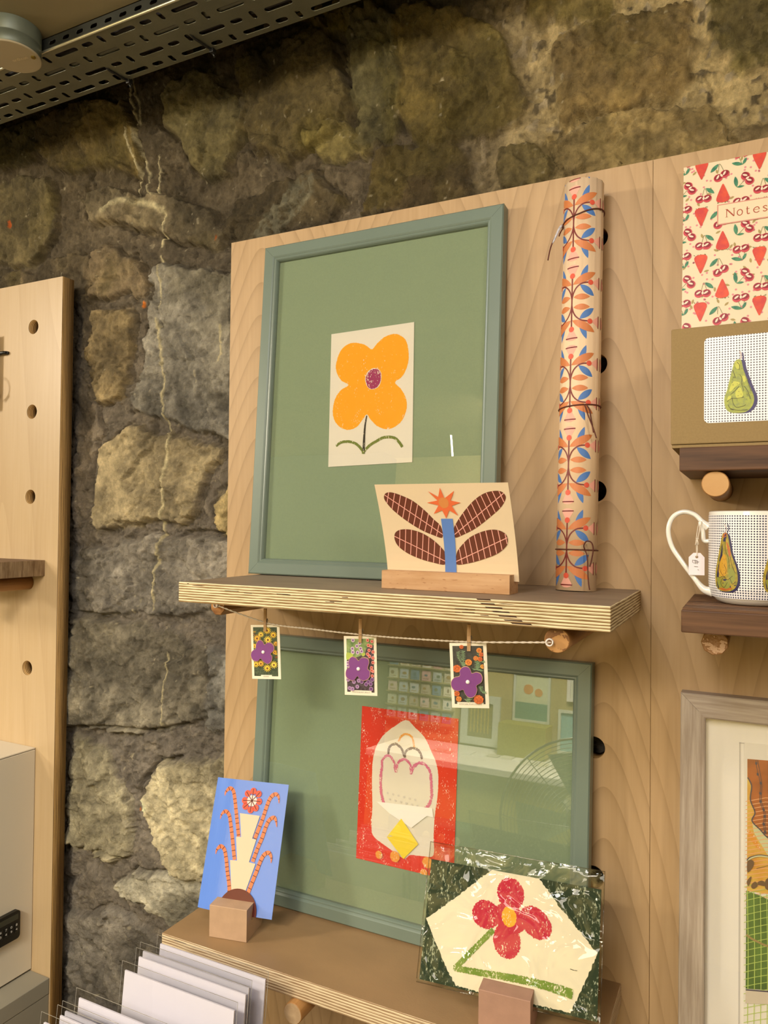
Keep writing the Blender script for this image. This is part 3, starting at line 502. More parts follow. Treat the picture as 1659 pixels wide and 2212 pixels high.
# ------------------------------------------------------------ printed things
paper = mat('paper_cream', 'dfd8c6', .6, spec=.3); pwhite = mat('paper_white', 'f1ece2', .5, spec=.35)
frame_green = mat('frame_paint_sage', '707f74', .33, spec=.5, var=.05, vscale=8)
frame_grey = grain('frame_grey_wash', 'b5a797', '9a8a7a', axis=2, scale=300, stretch=22, rough=.6)
frame_grey_h = grain('frame_grey_wash_h', 'b5a797', '9a8a7a', axis=0, scale=300, stretch=22, rough=.6)
pane = glass('picture_glass', 1.72)
mat_green = mat('mount_card_green', '87987a', .8, spec=.15, var=.05, vscale=500)
def picture_frame(name, w, h, border, depth, fm, loc, lean, label, profile):
    r = empty(name, loc, (-lean, 0, 0), label, 'picture frame')
    bm = bmesh.new(); rings = []
    for ins, y in profile:
        rings.append([bm.verts.new(p) for p in ((ins, y, ins), (w-ins, y, ins), (w-ins, y, h-ins), (ins, y, h-ins))])
    for a, b in zip(rings, rings[1:]):
        for k in range(4):
            f = bm.faces.new((a[k], a[(k+1) % 4], b[(k+1) % 4], b[k])); f.material_index = 1 if (len(fm) > 1 and k in (0, 2)) else 0
    # mitre joints: fine grooves cut across the corners
    bmesh.ops.recalc_face_normals(bm, faces=bm.faces[:])
    for f in bm.faces: f.normal_flip() if False else None
    me = bpy.data.meshes.new('frame'); bm.to_mesh(me); bm.free(); fo = link('frame', me, fm, r)
    e = .00012; ml_ = mat('mitre_line', '3d4642', .8)
    for cx, cz, sx, sz in ((0, 0, 1, 1), (w, 0, -1, 1), (w, h, -1, -1), (0, h, 1, -1)):
        a = Vector((cx+sx*.0008, -depth-.00006, cz+sz*.0008)); b = Vector((cx+sx*(border-.007), -depth-.00006, cz+sz*(border-.007))); n = Vector((-sz, 0, sx)).normalized()*e
        bm = bmesh.new(); bm.faces.new([bm.verts.new(p) for p in (a+n, b+n, b-n, a-n)]); done('mitre_joint', bm, [ml_], fo)
    box('backing_board', (border-.004, -.006, border-.004), (w-border+.004, -.003, h-border+.004), mat('backing', '8b7a5c', .9), r)
    box('glass_pane', (border-.003, -depth+.0055, border-.003), (w-border+.003, -depth+.0065, h-border+.003), pane, r)
    return r
PG = [(0, 0), (0, -.0165), (.0015, -.018), (.0150, -.018), (.0163, -.0172), (.0178, -.0160), (.0192, -.0162), (.0205, -.0150), (.0216, -.0125), (.022, -.0100), (.022, -.004)]
# --- portrait frame with the yellow flower
fu = picture_frame('green_picture_frame', .356, .468, .022, .018, [frame_green], (-.630, -.030, 1.4281), .0640, 'portrait sage green frame with the yellow flower print, standing on the upper shelf', PG)
box('mount_card', (.0185, -.0085, .0185), (.3375, -.0065, .4495), mat_green, fu)
yel = crayon('crayon_yellow', 'f0a31c', amt=.70); plum = crayon('crayon_plum', '9c3560'); gr = crayon('crayon_olive', '6d7a35'); blk = crayon('crayon_black', '2d2820')
a = Art(.124, .1835, .0006, paper)
a.add(rough(sm([(634,1545),(557,1598),(490,1636),(344,1673),(220,1642),(136,1560),(82,1394),(107,1271),(183,1163),(286,1098),(163,1034),(85,930),(51,792),(67,661),(149,546),(286,485),(420,513),(507,601),(571,675),(627,603),(726,509),(855,454),(982,473),(1096,561),(1153,710),(1134,855),(1060,976),(976,1065),(1079,1128),(1150,1256),(1171,1407),(1136,1585),(1062,1671),(956,1715),(817,1691),(710,1620)], 3)), yel)
a.add(rough(sm([(660,1288),(726,1271),(772,1216),(779,1137),(761,1061),(718,1016),(643,1003),(588,1027),(548,1100),(539,1169),(573,1245),(617,1275)]), .0002), paper)
a.add(rough(sm([(666,1275),(726,1264),(768,1206),(771,1128),(750,1062),(708,1021),(643,1008),(587,1037),(556,1109),(548,1169),(584,1234),(628,1271)]), .0002), plum)
a.add(rough(stroke(sc([(115,279),(199,324),(311,326),(401,298),(468,251),(530,179)]), .0036, smooth=True), .0002), gr)
a.add(rough(stroke(sc([(546,183),(621,253),(707,297),(803,340),(888,349),(984,330),(1047,278),(1100,204)]), .0036), .0002), gr)
a.add(rough(stroke(sc([(574,655),(552,530),(541,354),(536,150)]), .0030, taper=(.5, 1.25)), .00012), blk)
a.add(rough(sc([(511,190),(555,188),(551,147),(514,149)]), .0002), gr)
a.build('flower_print', fu, (.1176, -.0092, .148), (0, math.radians(-1.4), 0))
# --- landscape frame with the red print
fl = picture_frame('green_picture_frame', .4655, .3645, .022, .018, [frame_green], (-.6300, -.0232, .9771), .0625, 'landscape sage green frame with the red and white print, standing on the lower shelf', PG)
box('mount_card', (.0185, -.0085, .0185), (.447, -.0065, .346), mat_green, fl)
red = crayon('crayon_red', 'd63c26', amt=.66); pnk = crayon('crayon_pink', 'cf6f8e'); brn = crayon('crayon_brown', '5e3d24'); orr = crayon('crayon_orange', 'e39a3c')
yl1 = mat('ink_yellow', 'f2d83a', .6); yl2 = mat('ink_yellow_deep', 'e8cf1e', .6); gdot = mat('ink_grey', 'cfc8bd', .6); lilac = mat('ink_pale_grey', 'd9d2cf', .6)
a = Art(.1365, .1965, .0006, red)
a.add(rough(sm([(651,1861),(777,1784),(912,1680),(1004,1533),(1083,1386),(1120,1217),(1116,967),(1091,754),(1082,490),(1085,250),(920,211),(772,193),(689,131),(558,182),(379,255),(242,326),(209,437),(209,729),(190,1004),(191,1285),(238,1474),(334,1629),(487,1760)]), .0003), paper)
a.add(rough(stroke(sc([(551,1575),(593,1651),(658,1685),(737,1659),(767,1582),(775,1523)]), .0026), .0002), orr)
for q in ([(413,1396),(421,1477),(475,1529),(531,1536),(600,1491),(632,1415),(648,1387)], [(648,1387),(657,1458),(710,1505),(775,1523),(842,1502),(877,1447),(885,1399)]):
    a.add(rough(stroke(sc(q), .0032), .0005), brn)
a.add(rough(stroke(sc([(331,1214),(327,1294),(370,1360),(437,1375),(496,1307),(515,1229),(535,1183)]), .0031), .0005), pnk)
a.add(rough(stroke(sc([(535,1183),(552,1294),(606,1351),(672,1360),(729,1299),(742,1192)]), .0031), .0005), pnk)
a.add(rough(stroke(sc([(742,1192),(773,1285),(837,1343),(902,1352),(979,1304),(1018,1222),(1028,1088),(1038,974),(1004,854),(901,752),(775,669),(646,659),(491,696),(388,757),(338,867),(318,1023),(326,1223)]), .0036), .0008), pnk)
for i in range(4):
    for j in range(6):
        a.add(ell(.0425+j*.0078+(i % 2)*.0035, .0905-i*.0072-j*.0004, .0015, n=10), gdot)
a.add(sc([(275,773),(770,808),(1057,824),(1075,714),(987,718),(780,533),(470,654)]), pwhite)
a.add(sc([(636,623),(883,353),(483,387),(440,357)]), yl1); a.add(sc([(440,357),(548,389),(700,396),(883,353),(685,131)]), yl2)
for q in ([(338,114)][0], [(566,137)][0], [(972,18)][0], [(1015,155)][0]):
    a.add(rough(ell(q[0]*1e-4, q[1]*1e-4, .0068 if q[1] > 120 else .005), .0003), orr)
a.build('red_print', fl, (.1655, -.0092, .084))
# --- grey washed frame at the right
PGR = [(0, 0), (0, -.0205), (.0008, -.0215), (.0235, -.0215), (.025, -.0205), (.025, -.004)]
fg = picture_frame('grey_picture_frame', .42, .54, .025, .0215, [frame_grey, frame_grey_h], (-.0690, -.0270, .780), .0500, 'grey washed wood frame around a painted map, right pegboard below the mug', PGR)
box('mount_card', (.022, -.0095, .022), (.398, -.0075, .518), pwhite, fg)
mp = Art(.30, .298, .0005, mat('map_paper', 'e9e4d8', .7))
GX, GZ = 607, 1745
def G(pts): return [((x-GX)*1e-4, (z-GZ)*1e-4) for x, z in pts]
def gs(pts, n=5): return [tuple(p) for p in spline(G(pts), n, True)]
mo = mat('map_orange', 'b5642a', .7, var=.3, vscale=60); my = mat('map_yellow', 'e0bf55', .7, col2='d79a3a', vscale=50); mg = mat('map_green', '5f8237', .7, var=.4, vscale=50); mk = mat('map_brown', '6e5238', .7); ml = mat('map_lime', 'b9cf6a', .7); mpk = mat('map_peach', 'eaaf7c', .7); mi = mat('map_ink', '4c4452', .7); mc = mat('map_cream', 'cfd2a4', .7)
mp.add(G([(635,4554),(1960,4633),(1960,3270),(635,3196)]), my)
mp.add(G([(675,3954),(758,3865),(825,3800),(1215,3724),(1216,3533),(825,3604),(699,3801)]), mc)
mp.add(gs([(634,3815),(687,3799),(746,3693),(758,3630),(711,3672),(658,3740)]), orr)
mp.add(G([(635,4554),(1960,4633),(1960,3878),(990,3729),(825,3774),(758,3839),(681,3922),(704,4012),(668,4137),(676,4270),(638,4356)]), mo)
for i in range(26):
    z0 = .2425-i*.0042; mp.add(stroke([(.0012, z0-.006), (.02, z0+.001), (.05, z0+.004)], .0007, smooth=False), mpk)
mp.add(stroke(G([(638,4363),(676,4283),(665,4137),(708,4013),(681,3922),(758,3845),(825,3780),(990,3677)]), .0012), mi)
mp.add(stroke(G([(715,4553),(727,4463),(757,4323),(755,4218),(757,4127),(793,4015),(787,3910),(799,3808)]), .0005), mi); mp.add(stroke(G([(733,4556),(747,4466),(771,4326),(769,4220),(771,4129),(807,4018),(801,3912),(813,3810)]), .0005), mi)
for q in [(719,4521),(733,4411),(761,4324),(757,4218),(759,4134),(789,4056),(797,3990),(788,3910),(802,3832)]: mp.add(ell(q[0]*1e-4-GX*1e-4, q[1]*1e-4-GZ*1e-4, .0011, .0016, n=10), mi)
mp.add(G([(629,3202),(688,3189),(759,3179),(826,3156),(1960,3270),(1959,2483),(625,2210)]), mg)
for x in (.0035, .0095, .0155, .0215, .0275, .0335, .0395): mp.add(stroke([(x, .012), (x+.0006, .080), (x-.0004, .146)], .0007), ml)
for i in range(20):
    z0 = .012+i*.0072; mp.add(stroke([(0, z0), (.012, z0+.006), (.035, z0+.016), (.06, z0+.026)], .0006), ml)
mp.add(stroke(G([(630,2755),(678,2728),(748,2707),(830,2690),(1105,2679)]), .0022), mat('map_tan', 'a08a55', .7))
mp.add(stroke(G([(640,3507),(658,3537),(711,3567),(758,3584),(825,3589),(1104,3598)]), .0022), mi); mp.add(stroke(G([(646,3508),(664,3535),(711,3564),(758,3580),(825,3585),(1104,3595)]), .0013), mc)
for q in ([(637,3493),(670,3526),(700,3506),(688,3451),(640,3388)], [(635,3301),(670,3355),(676,3337),(653,3253),(635,3275)], [(676,3271),(712,3312),(735,3278),(706,3239),(679,3239)], [(735,3311),(771,3334),(800,3325),(800,3286),(759,3284),(738,3285)], [(811,3354),(875,3381),(876,3265),(806,3262)]): mp.add(gs(q, 3), mk)
mp.add(stroke(G([(723,3446),(782,3475),(840,3503)]), .0005), mk)
mp.add(G([(625,2204),(1217,2316),(1217,2202),(623,2065)]), mat('map_label', 'd3c7b2', .7)); mp.add(G([(625,2207),(1217,2320),(1217,2306),(626,2194)]), mi)
for t in text_tris('N  km', .0035): mp.add([(x+.012, z+.004) for x, z in t], mi)
mp.build('map_print', fg, (.0625, -.0102, .1950))
o = box('mount_bevel', (.0575, -.01, .185), (.30, -.0098, .186), mat('bevel', 'c9c4bd', .7), fg)
box('mount_bevel', (.0575, -.01, .185), (.0587, -.0096, .492), o.data.materials[0], fg); box('mount_bevel', (.0575, -.01, .491), (.36, -.0096, .4922), o.data.materials[0], fg)
bm = bmesh.new()
for t in text_tris('V / E', .012, 'LEFT', 1.3): bm.faces.new([bm.verts.new((x+.064, -.0099, z+.166)) for x, z in t])
done('pencil_title', bm, [mat('pencil', 'a9a49d', .8)], fg)

# --- cream card with winged plant in a beech holder
beech = grain('beech', 'c9a27a', 'b58a60', axis=0, scale=110, stretch=9, rough=.5)
def add_flecks(m, axis=0, col='8d5d38'):
    N = m.node_tree.nodes; L = m.node_tree.links; b = N['Principled BSDF']; src = b.inputs['Base Color'].links[0].from_socket
    tc = N.new('ShaderNodeTexCoord'); mp_ = N.new('ShaderNodeMapping'); s = [420, 420, 420]; s[axis] = 110; mp_.inputs['Scale'].default_value = s; L.new(tc.outputs['Object'], mp_.inputs[0])
    v = N.new('ShaderNodeTexNoise'); v.inputs['Scale'].default_value = 1; v.inputs['Detail'].default_value = 1; L.new(mp_.outputs[0], v.inputs['Vector'])
    mr = N.new('ShaderNodeMapRange'); mr.inputs[1].default_value = .66; mr.inputs[2].default_value = .72; L.new(v.outputs[0], mr.inputs[0])
    mx = N.new('ShaderNodeMix'); mx.data_type = 'RGBA'; L.new(src, mx.inputs[6]); mx.inputs[7].default_value = lin(col); L.new(math_n(N, L, 'MULTIPLY', mr.outputs[0], .6), mx.inputs[0]); L.new(mx.outputs[2], b.inputs['Base Color'])
add_flecks(beech)
def extrude_profile(name, prof, x0, x1, mats, parent=None, bev=.0006):
    bm = bmesh.new(); A = [bm.verts.new((x0, y, z)) for y, z in prof]; B = [bm.verts.new((x1, y, z)) for y, z in prof]; n = len(prof)
    for i in range(n): bm.faces.new((A[i], A[(i+1) % n], B[(i+1) % n], B[i]))
    tr = tessellate_polygon([[Vector((y, z, 0)) for y, z in prof]])
    for t in tr: bm.faces.new([A[i] for i in t]); bm.faces.new([B[i] for i in t[::-1]])
    return done(name, bm, mats, parent)
H0 = (-.3722, -.146, 1.4281)
o = extrude_profile('card_holder', [(0, .0005), (.0006, 0), (.0295, 0), (.031, .0015), (.031, .019), (.0302, .0203), (.0172, .0203), (.0172, .012), (.0155, .012), (.0155, .0203), (.0008, .0203), (0, .0195)], 0, .1478, [beech])
o.location = H0; tag(o, 'long beech card holder on the front of the upper shelf', 'card holder')
cc = mat('card_cream', 'dec8a6', .38, spec=.4); maroon = mat('ink_maroon', '64301f', .45); orange = mat('ink_orange', 'dd6a3a', .45); och = mat('ink_ochre', 'd08545', .45); blu = mat('ink_blue', '5a80c4', .42); pl = mat('ink_pink', 'eaa89a', .5)
a = Art(.1533, .104, .0006, cc); up7 = lambda P: [(x, z+.0065) for x, z in P]
W1 = [([(716,390),(618,412),(478,469),(320,567),(184,677),(110,767),(87,828),(118,877),(197,886),(322,845),(441,786),(554,688),(644,590),(716,513)], 0), ([(864,394),(949,419),(1117,499),(1285,614),(1407,707),(1475,789),(1486,843),(1445,885),(1362,890),(1256,864),(1133,791),(1000,669),(894,544),(859,476)], 1),
      ([(716,93),(574,107),(428,142),(283,199),(172,278),(134,360),(153,433),(227,471),(348,473),(473,439),(591,371),(684,284),(727,215)], 2), ([(846,99),(991,115),(1156,162),(1318,226),(1422,306),(1451,373),(1435,439),(1364,479),(1270,483),(1151,452),(1025,392),(912,291),(862,220)], 3)]
def inpoly(p, P):
    r = False
    for (ax, ay), (bx, by) in zip(P, P[1:]+P[:1]):
        if (ay > p[1]) != (by > p[1]) and p[0] < (bx-ax)*(p[1]-ay)/(by-ay)+ax: r = not r
    return r
for q, k in W1:
    P = up7(sm(q, 4)); a.add(P, maroon); c = up7(sc(q)); tip = max(c, key=lambda p: abs(p[0]-.078)); root_ = c[0]
    d = Vector((tip[0]-root_[0], tip[1]-root_[1])); L0 = d.length; d.normalize(); nn = Vector((-d.y, d.x)); lines = []
    def clipline(p0, dr):
        t = [i*.0004 for i in range(-140, 200)]; ins = [x for x in t if inpoly((p0.x+dr.x*x, p0.y+dr.y*x), P)]
        return (p0+dr*ins[0], p0+dr*ins[-1]) if len(ins) > 2 else None
    r0 = Vector(root_)
    l = clipline(r0+nn*(.0055 if k in (0, 2) else -.0045)*(-1 if k in (0, 2) else -1)*.6, d)
    if l: lines.append(l)
    for i in range(1, 11):
        p = r0+d*(i*.0072); dr = (nn*1.0+Vector((.32 if k in (1, 3) else .0, 0))).normalized() if k in (1, 3) else (nn*1.0+Vector((.25, 0))).normalized(); l = clipline(p, dr)
        if l: lines.append(l)
    a.same([stroke([tuple(x), tuple(y)], .00085, smooth=False) for x, y in lines], pl)
a.add(up7(sc([(732,597),(867,598),(862,378),(840,18),(835,-64),(702,-71),(721,174),(728,375)])), blu)
st = [(779,930),(810,816),(935,896),(877,793),(986,770),(880,736),(936,631),(843,688),(794,601),(761,688),(657,649),(728,742),(598,771),(725,794),(633,894),(741,832)]
a.add(up7(sc(st)), orange); q = [(793,769)][0]; a.add(ell(q[0]*1e-4, q[1]*1e-4+.0065, .0058), och)
def warp_c(v):
    t = max(0, v.z)/.104; return Vector((v.x-.0045*t, v.y-.028*t**1.5, v.z-.001*t))
o = a.build('greeting_card', None, (-.3722, -.1296, 1.4410), warp=warp_c, cuts=[(1, frange(.01, .104, .008))]); tag(o, 'cream card with four brown leaf wings and orange sun, curling in the beech holder', 'card')

# --- blocks and their cards
blk_m = mat('block_clay', 'b8997c', .7, var=.1, vscale=60, bump=.15, bscale=400, spec=.2); blk_m2 = mat('block_clay_pink', 'a98572', .7, var=.1, vscale=60, bump=.15, bscale=400, spec=.2)
prof = [(0, .0006), (.0006, 0), (.044, 0), (.0475, .003), (.050, .010), (.0505, .019), (.0495, .028), (.045, .0355), (.038, .0395), (.0238, .04), (.0167, .0205), (.0143, .0205), (.0214, .04), (.0006, .04), (0, .0394)]
def block(pc, beta, w, mm, label):
    o = extrude_profile('block_stand', prof, -w/2, w/2, [mm]); o.location = (pc[0], pc[1], .9771); o.rotation_euler = (0, 0, beta); return tag(o, label, 'card stand')
B1 = (-.5874, -.1361); b1 = math.radians(11.7); block(B1, b1, .051, blk_m, 'pale brown block stand gripping the blue palm card')
B2 = (-.2270, -.1449); b2 = math.radians(5.23); block(B2, b2, .0537, blk_m2, 'pinkish block stand gripping the sleeved red flower print')
def stand_matrix(ref, beta, lean): return Matrix.Translation(ref) @ Matrix.Rotation(beta, 4, 'Z') @ Matrix.Rotation(-lean, 4, 'X')
bl = mat('card_blue', '5f86dc', .24, spec=.6, coat=.5); tan = mat('ink_terracotta', 'cd7750', .3); dk = mat('ink_dark_maroon', '5e2723', .3); crm = mat('ink_cream', 'dcc0a6', .3); rd = mat('ink_red', 'dd5040', .3); ppk = mat('ink_pale_pink', 'f2cfc8', .3)
a = Art(.1065, .160, .0006, bl)
TR = [[(167,1378),(173,1425),(227,1478),(287,1449),(332,1333),(362,1233),(404,1090),(460,900)], [(150,1082),(163,1146),(218,1187),(280,1143),(326,1024),(367,894),(424,701),(450,619)], [(165,655),(172,711),(226,758),(286,721),(329,622),(373,474),(422,329),(445,225)],
      [(962,1358),(946,1435),(902,1467),(853,1442),(816,1376),(786,1259),(758,1133),(692,902)], [(975,1071),(952,1145),(915,1180),(855,1139),(822,1052),(789,915),(748,789),(706,625)], [(960,639),(953,708),(908,756),(848,721),(809,634),(775,510),(731,365),(693,231)]]
for q in TR:
    P = spline(sc(q), 6); n = len(P); w = .0050
    L_, R_ = [], []
    for i, p in enumerate(P):
        d = (P[min(i+1, n-1)]-P[max(0, i-1)]).normalized(); nr = Vector((-d.y, d.x)); ww = w*.5*min(1, .12+i/(n*.28)); L_.append(tuple(p+nr*ww)); R_.append(tuple(p-nr*ww))
    a.add(L_+R_[::-1], tan)
    acc = 0; bars = []
    for i in range(1, n):
        acc += (P[i]-P[i-1]).length
        if acc > .0052:
            acc = 0; d = (P[i]-P[i-1]).normalized(); nr = Vector((-d.y, d.x)); k = w*.5*min(1, .12+i/(n*.28)); bars.append(stroke([tuple(P[i]+nr*k), tuple(P[i]-nr*k)], .0009, smooth=False))
    a.same(bars, dk)
a.add(sc([(433,1186),(721,1181),(656,898),(716,892),(658,615),(751,606),(650,214),(477,230),(391,610),(490,616),(427,896),(500,900)]), crm)
c0 = [(580,1355)][0]; cx, cz = c0[0]*1e-4, c0[1]*1e-4; pet = [(580,1475),(660,1447),(680,1355),(645,1271),(576,1241),(497,1277),(477,1349),(504,1438)]
a.same([ell(x*1e-4, z*1e-4, .0043) for x, z in pet], rd); a.add(ell(cx, cz, .0070), ppk)
a.same([stroke([(cx, cz), (cx+(x*1e-4-cx)*1.25, cz+(z*1e-4-cz)*1.25)], .0011, smooth=False) for x, z in pet], dk)
q = [(586,34)][0]; a.add(ell(q[0]*1e-4, q[1]*1e-4, .0268, .0262, n=48), dk)
def warp_b(v):
    t = max(0, .034-v.x)/.034; return Vector((v.x, v.y+.007*t*t, v.z))
o = a.build('greeting_card', None, warp=warp_b, cuts=[(0, frange(.003, .036, .004))])
o.matrix_world = stand_matrix(Vector((B1[0]-math.sin(b1)*.0162, B1[1]+math.cos(b1)*.0162, 1.0)), b1, math.radians(19)) @ Matrix.Translation((-.0545, 0, .0012)); tag(o, 'glossy blue card with striped palms around a cream vase', 'card')
# red flower print in a clear sleeve
cp = mat('print_ivory', 'e6dcc4', .55); dg = crayon('crayon_forest', '2c3a28', paper='9da58f', amt=.60, scale=700); rf = crayon('crayon_crimson', 'c22b45', amt=.64); gst = crayon('crayon_stem', '75903c', amt=.6); of = crayon('crayon_amber', 'efa92b')
R2 = stand_matrix(Vector((B2[0]-math.sin(b2)*.0222, B2[1]+math.cos(b2)*.0222, 1.0171)), b2, math.radians(20))
rt = empty('sleeved_print', (0, 0, 0), label='red four petal flower print with dark green corners, in a crinkled clear sleeve', cat='art print'); rt.matrix_world = R2 @ Matrix.Translation((-.0972, 0, -.0158))
a = Art(.188, .1205, .0012, dg)
a.add(rough(sc([(702,1209),(988,1220),(1227,1202),(1345,1089),(1453,971),(1572,870),(1669,779),(1778,680),(1858,607),(1789,423),(1719,259),(1616,26),(1252,22),(781,5),(407,23),(264,202),(159,356),(10,597),(243,794),(379,909),(567,1085)]), .0007, .0016), cp)
P4 = [([(931,1005)][0], .0148, .0158, .35), ([(677,756)][0], .0152, .0140, -.1), ([(925,547)][0], .0148, .0170, .15), ([(1215,773)][0], .0185, .0138, -.55)]
for (x, z), rx, rz, ro in P4: a.add(rough(ell(x*1e-4, z*1e-4, rx, rz, ro, 36), .0007), rf)
q = [(939,766)][0]; a.add(rough(ell(q[0]*1e-4, q[1]*1e-4, .018, .014, -.3, 30), .0004), rf)
q = [(931,777)][0]; a.add(rough(ell(q[0]*1e-4, q[1]*1e-4, .0080, .0098, .2, 30), .0004), of)
a.add(rough(stroke(sc([(770,623),(626,459),(498,310),(402,199)]), .0055, smooth=False), .0004), gst); a.add(rough(stroke(sc([(368,180),(735,199),(1118,217),(1385,213),(1633,195)]), .0075, taper=(.7, 1.25)), .0005), gst)
a.add(stroke(sc([(1596,414),(1635,410),(1667,413)]), .0006), blk)
a.build('print', rt)
cel = glass('cello_film', 1.5, .03, 'f6f6f2', bump=.9, bscale=26); random.seed(3)
def film(w, h, nx, nz, amp, mats, name, parent, off, seed=1):
    bm = bmesh.new(); rs = random.Random(seed); ph = [(rs.uniform(20, 90), rs.uniform(20, 90), rs.uniform(0, 6), rs.uniform(-1, 1)) for _ in range(7)]; V = []
    for j in range(nz+1):
        for i in range(nx+1):
            x, z = w*i/nx, h*j/nz; s = sum(k*math.sin(a_*x+b_*z+c_) for a_, b_, c_, k in ph)/4; s = abs(s)**.6*(1 if s > 0 else -1)
            edge = min(1, min(x, w-x, z, h-z)/.006); V.append(bm.verts.new((x, off-amp*(s*.5+.5)*edge*(1.0 if z < h*.88 else 2.2), z)))
    for j in range(nz):
        for i in range(nx): f = bm.faces.new((V[j*(nx+1)+i], V[j*(nx+1)+i+1], V[(j+1)*(nx+1)+i+1], V[(j+1)*(nx+1)+i])); f.smooth = True
    me = bpy.data.meshes.new(name); bm.to_mesh(me); bm.free(); return link(name, me, mats, parent)
f = film(.194, .142, 70, 50, .0018, [cel], 'sleeve_front', rt, -.0016, 5); f.location = (-.003, 0, -.003)
f = film(.194, .142, 6, 5, 0, [cel], 'sleeve_back', rt, .0012, 6); f.location = (-.003, 0, -.003)
bm = bmesh.new(); bm_tube(bm, [(-.003, -.0006, 0), (-.003, -.0006, .139)], .0005, 6); bm_tube(bm, [(.191, -.0006, 0), (.191, -.0006, .139)], .0005, 6); bm_tube(bm, [(-.003, -.0006, .1385), (.06, -.0014, .1388), (.12, -.0008, .1382), (.191, -.0006, .1386)], .0004, 6); bm_tube(bm, [(-.003, -.0006, -.003), (.191, -.0006, -.003)], .0006, 6)
done('sleeve_seam', bm, [glass('cello_seam', 2.2, .1, 'e8e6de')], rt)

# ------------------------------------------------------------ roll of patterned wrapping paper
rp = mat('roll_paper', 'e8cba8', .5, spec=.3); r_or = mat('roll_orange', 'cc7a44', .5); r_bl = mat('roll_blue', '4a76b8', .5); r_rd = mat('roll_red', 'd9543c', .5); r_pk = mat('roll_pink', 'eaa795', .5); r_mr = mat('roll_maroon', '73221e', .5)
RR, RH = .0223, .4665
roll = empty('wrapping_paper_roll', (-.1772, -.0475, 1.4281), (math.radians(-2.7), math.radians(.25), 0), 'tall roll of cream wrapping paper with orange and blue leaf pattern, tied with brown twine', 'wrapping paper')
a = Art(.1401, RH, .0, rp)
def mm(pts, sx, sz, cx, cz): return [(cx+sx*x*.001, cz+sz*y*.001) for x, y in pts]
S0 = .0701-.0066; a.levels = {'roll_blue': 1, 'roll_pink': 2, 'roll_orange': 3, 'roll_maroon': 4, 'roll_red': 5}
for k in range(-1, 6):
    cz = .1390+(k-1)*.0920
    for cx in (S0, S0+.0700, S0-.0700):
        for sx in (1, -1):
            for sz in (1, -1):
                a.add(mm(leaf((9, 20), (17, 42.5), 6.5), sx, sz, cx, cz), r_bl); a.add(mm(leaf((9, 19.5), (25, 7), 7.5), sx, sz, cx, cz), r_bl)
                a.add(mm(leaf((.8, 20.5), (26.5, 34), 9), sx, sz, cx, cz), r_or); a.add(mm(leaf((2, 5.8), (20, 5.8), 6.8), sx, sz, cx, cz), r_or)
                a.add(mm(stroke([(0, 3), (1.5, 10), (5, 16.5), (11, 21), (19, 22.2)], 1.5), sx, sz, cx, cz), r_mr)
        for sz in (1, -1):
            a.add(mm([(0, 28), (-7.2, 40.8), (-5, 42.6), (-2, 43.6), (2, 43.6), (5, 42.6), (7.2, 40.8)], 1, sz, cx, cz), r_pk); a.add(mm(stroke([(-7.2, 40.8), (7.2, 40.8)], 1.4, smooth=False), 1, sz, cx, cz), r_mr)
            a.add(mm(ell(0, 30.6, 3.1, n=18), 1, sz, cx, cz), r_rd)
        a.add(mm(stroke([(0, -28), (0, 28)], 1.6, smooth=False), 1, 1, cx, cz), r_mr)
    for cx in (S0+.0350, S0-.0350):
        for sz in (1, -1):
            for sx in (1, -1):
                a.add(mm([(-13, 22.2), (-3.0, 29), (-2, 26), (-1.6, 22), (-2, 18), (-3.0, 15.4)], sx, sz, cx, cz), r_pk); a.add(mm(stroke([(-3.1, 29.3), (-3.1, 15.1)], 1.3, smooth=False), sx, sz, cx, cz), r_mr); a.add(mm(ell(-14.5, 22.2, 3.0, n=18), sx, sz, cx, cz), r_rd)
def warp_r(v):
    th = (v.x-.0701)/RR-math.pi/2; r = RR-v.y*1.0; z = v.z
    return Vector((r*math.cos(th), r*math.sin(th), z))
o = a.build('paper_pattern', roll, warp=warp_r, cuts=[(0, frange(.002, .140, .0022))], slab=False)
bm = bmesh.new(); n = 64
rs = random.Random(5); top = [RH+(rs.uniform(-.0012, .0006) if rs.random() < .35 else 0) for _ in range(n)]
rg = [[bm.verts.new((r*math.cos(2*math.pi*i/n), r*math.sin(2*math.pi*i/n), z if z == 0 else top[i])) for i in range(n)] for r, z in ((RR, 0), (RR, 1), (RR-.0009, 1), (RR-.0009, 0))]
for q in range(4):
    A, B = rg[q], rg[(q+1) % 4]
    for i in range(n): f = bm.faces.new((A[i], A[(i+1) % n], B[(i+1) % n], B[i])); f.smooth = q in (0, 2)
for t in frange(0, 40, 1):   # the wound inner layers
    a0, a1 = t*.47, (t+1)*.47; r0, r1 = RR-.0015-t*.00022, RR-.0015-(t+1)*.00022
    q = [bm.verts.new((r*math.cos(an), r*math.sin(an), z)) for r, an, z in ((r0, a0, .002), (r1, a1, .002), (r1, a1, RH-.004), (r0, a0, RH-.004))]; bm.faces.new(q)
done('paper_roll', bm, [rp], roll)
tw = mat('twine_brown', '5a2a1c', .7, bump=.4, bscale=900)
def twine(zs, tails, name='twine_tie'):
    bm = bmesh.new(); P = []
    for i in range(33):
        th = 2*math.pi*i/32; P.append(((RR+.0009)*math.cos(th), (RR+.0009)*math.sin(th), zs(math.cos(th))))
    bm_tube(bm, P, .00075, 6)
    for tl in tails: bm_tube(bm, spline(tl, 5), .00075, 6)
    return done(name, bm, [tw], roll)
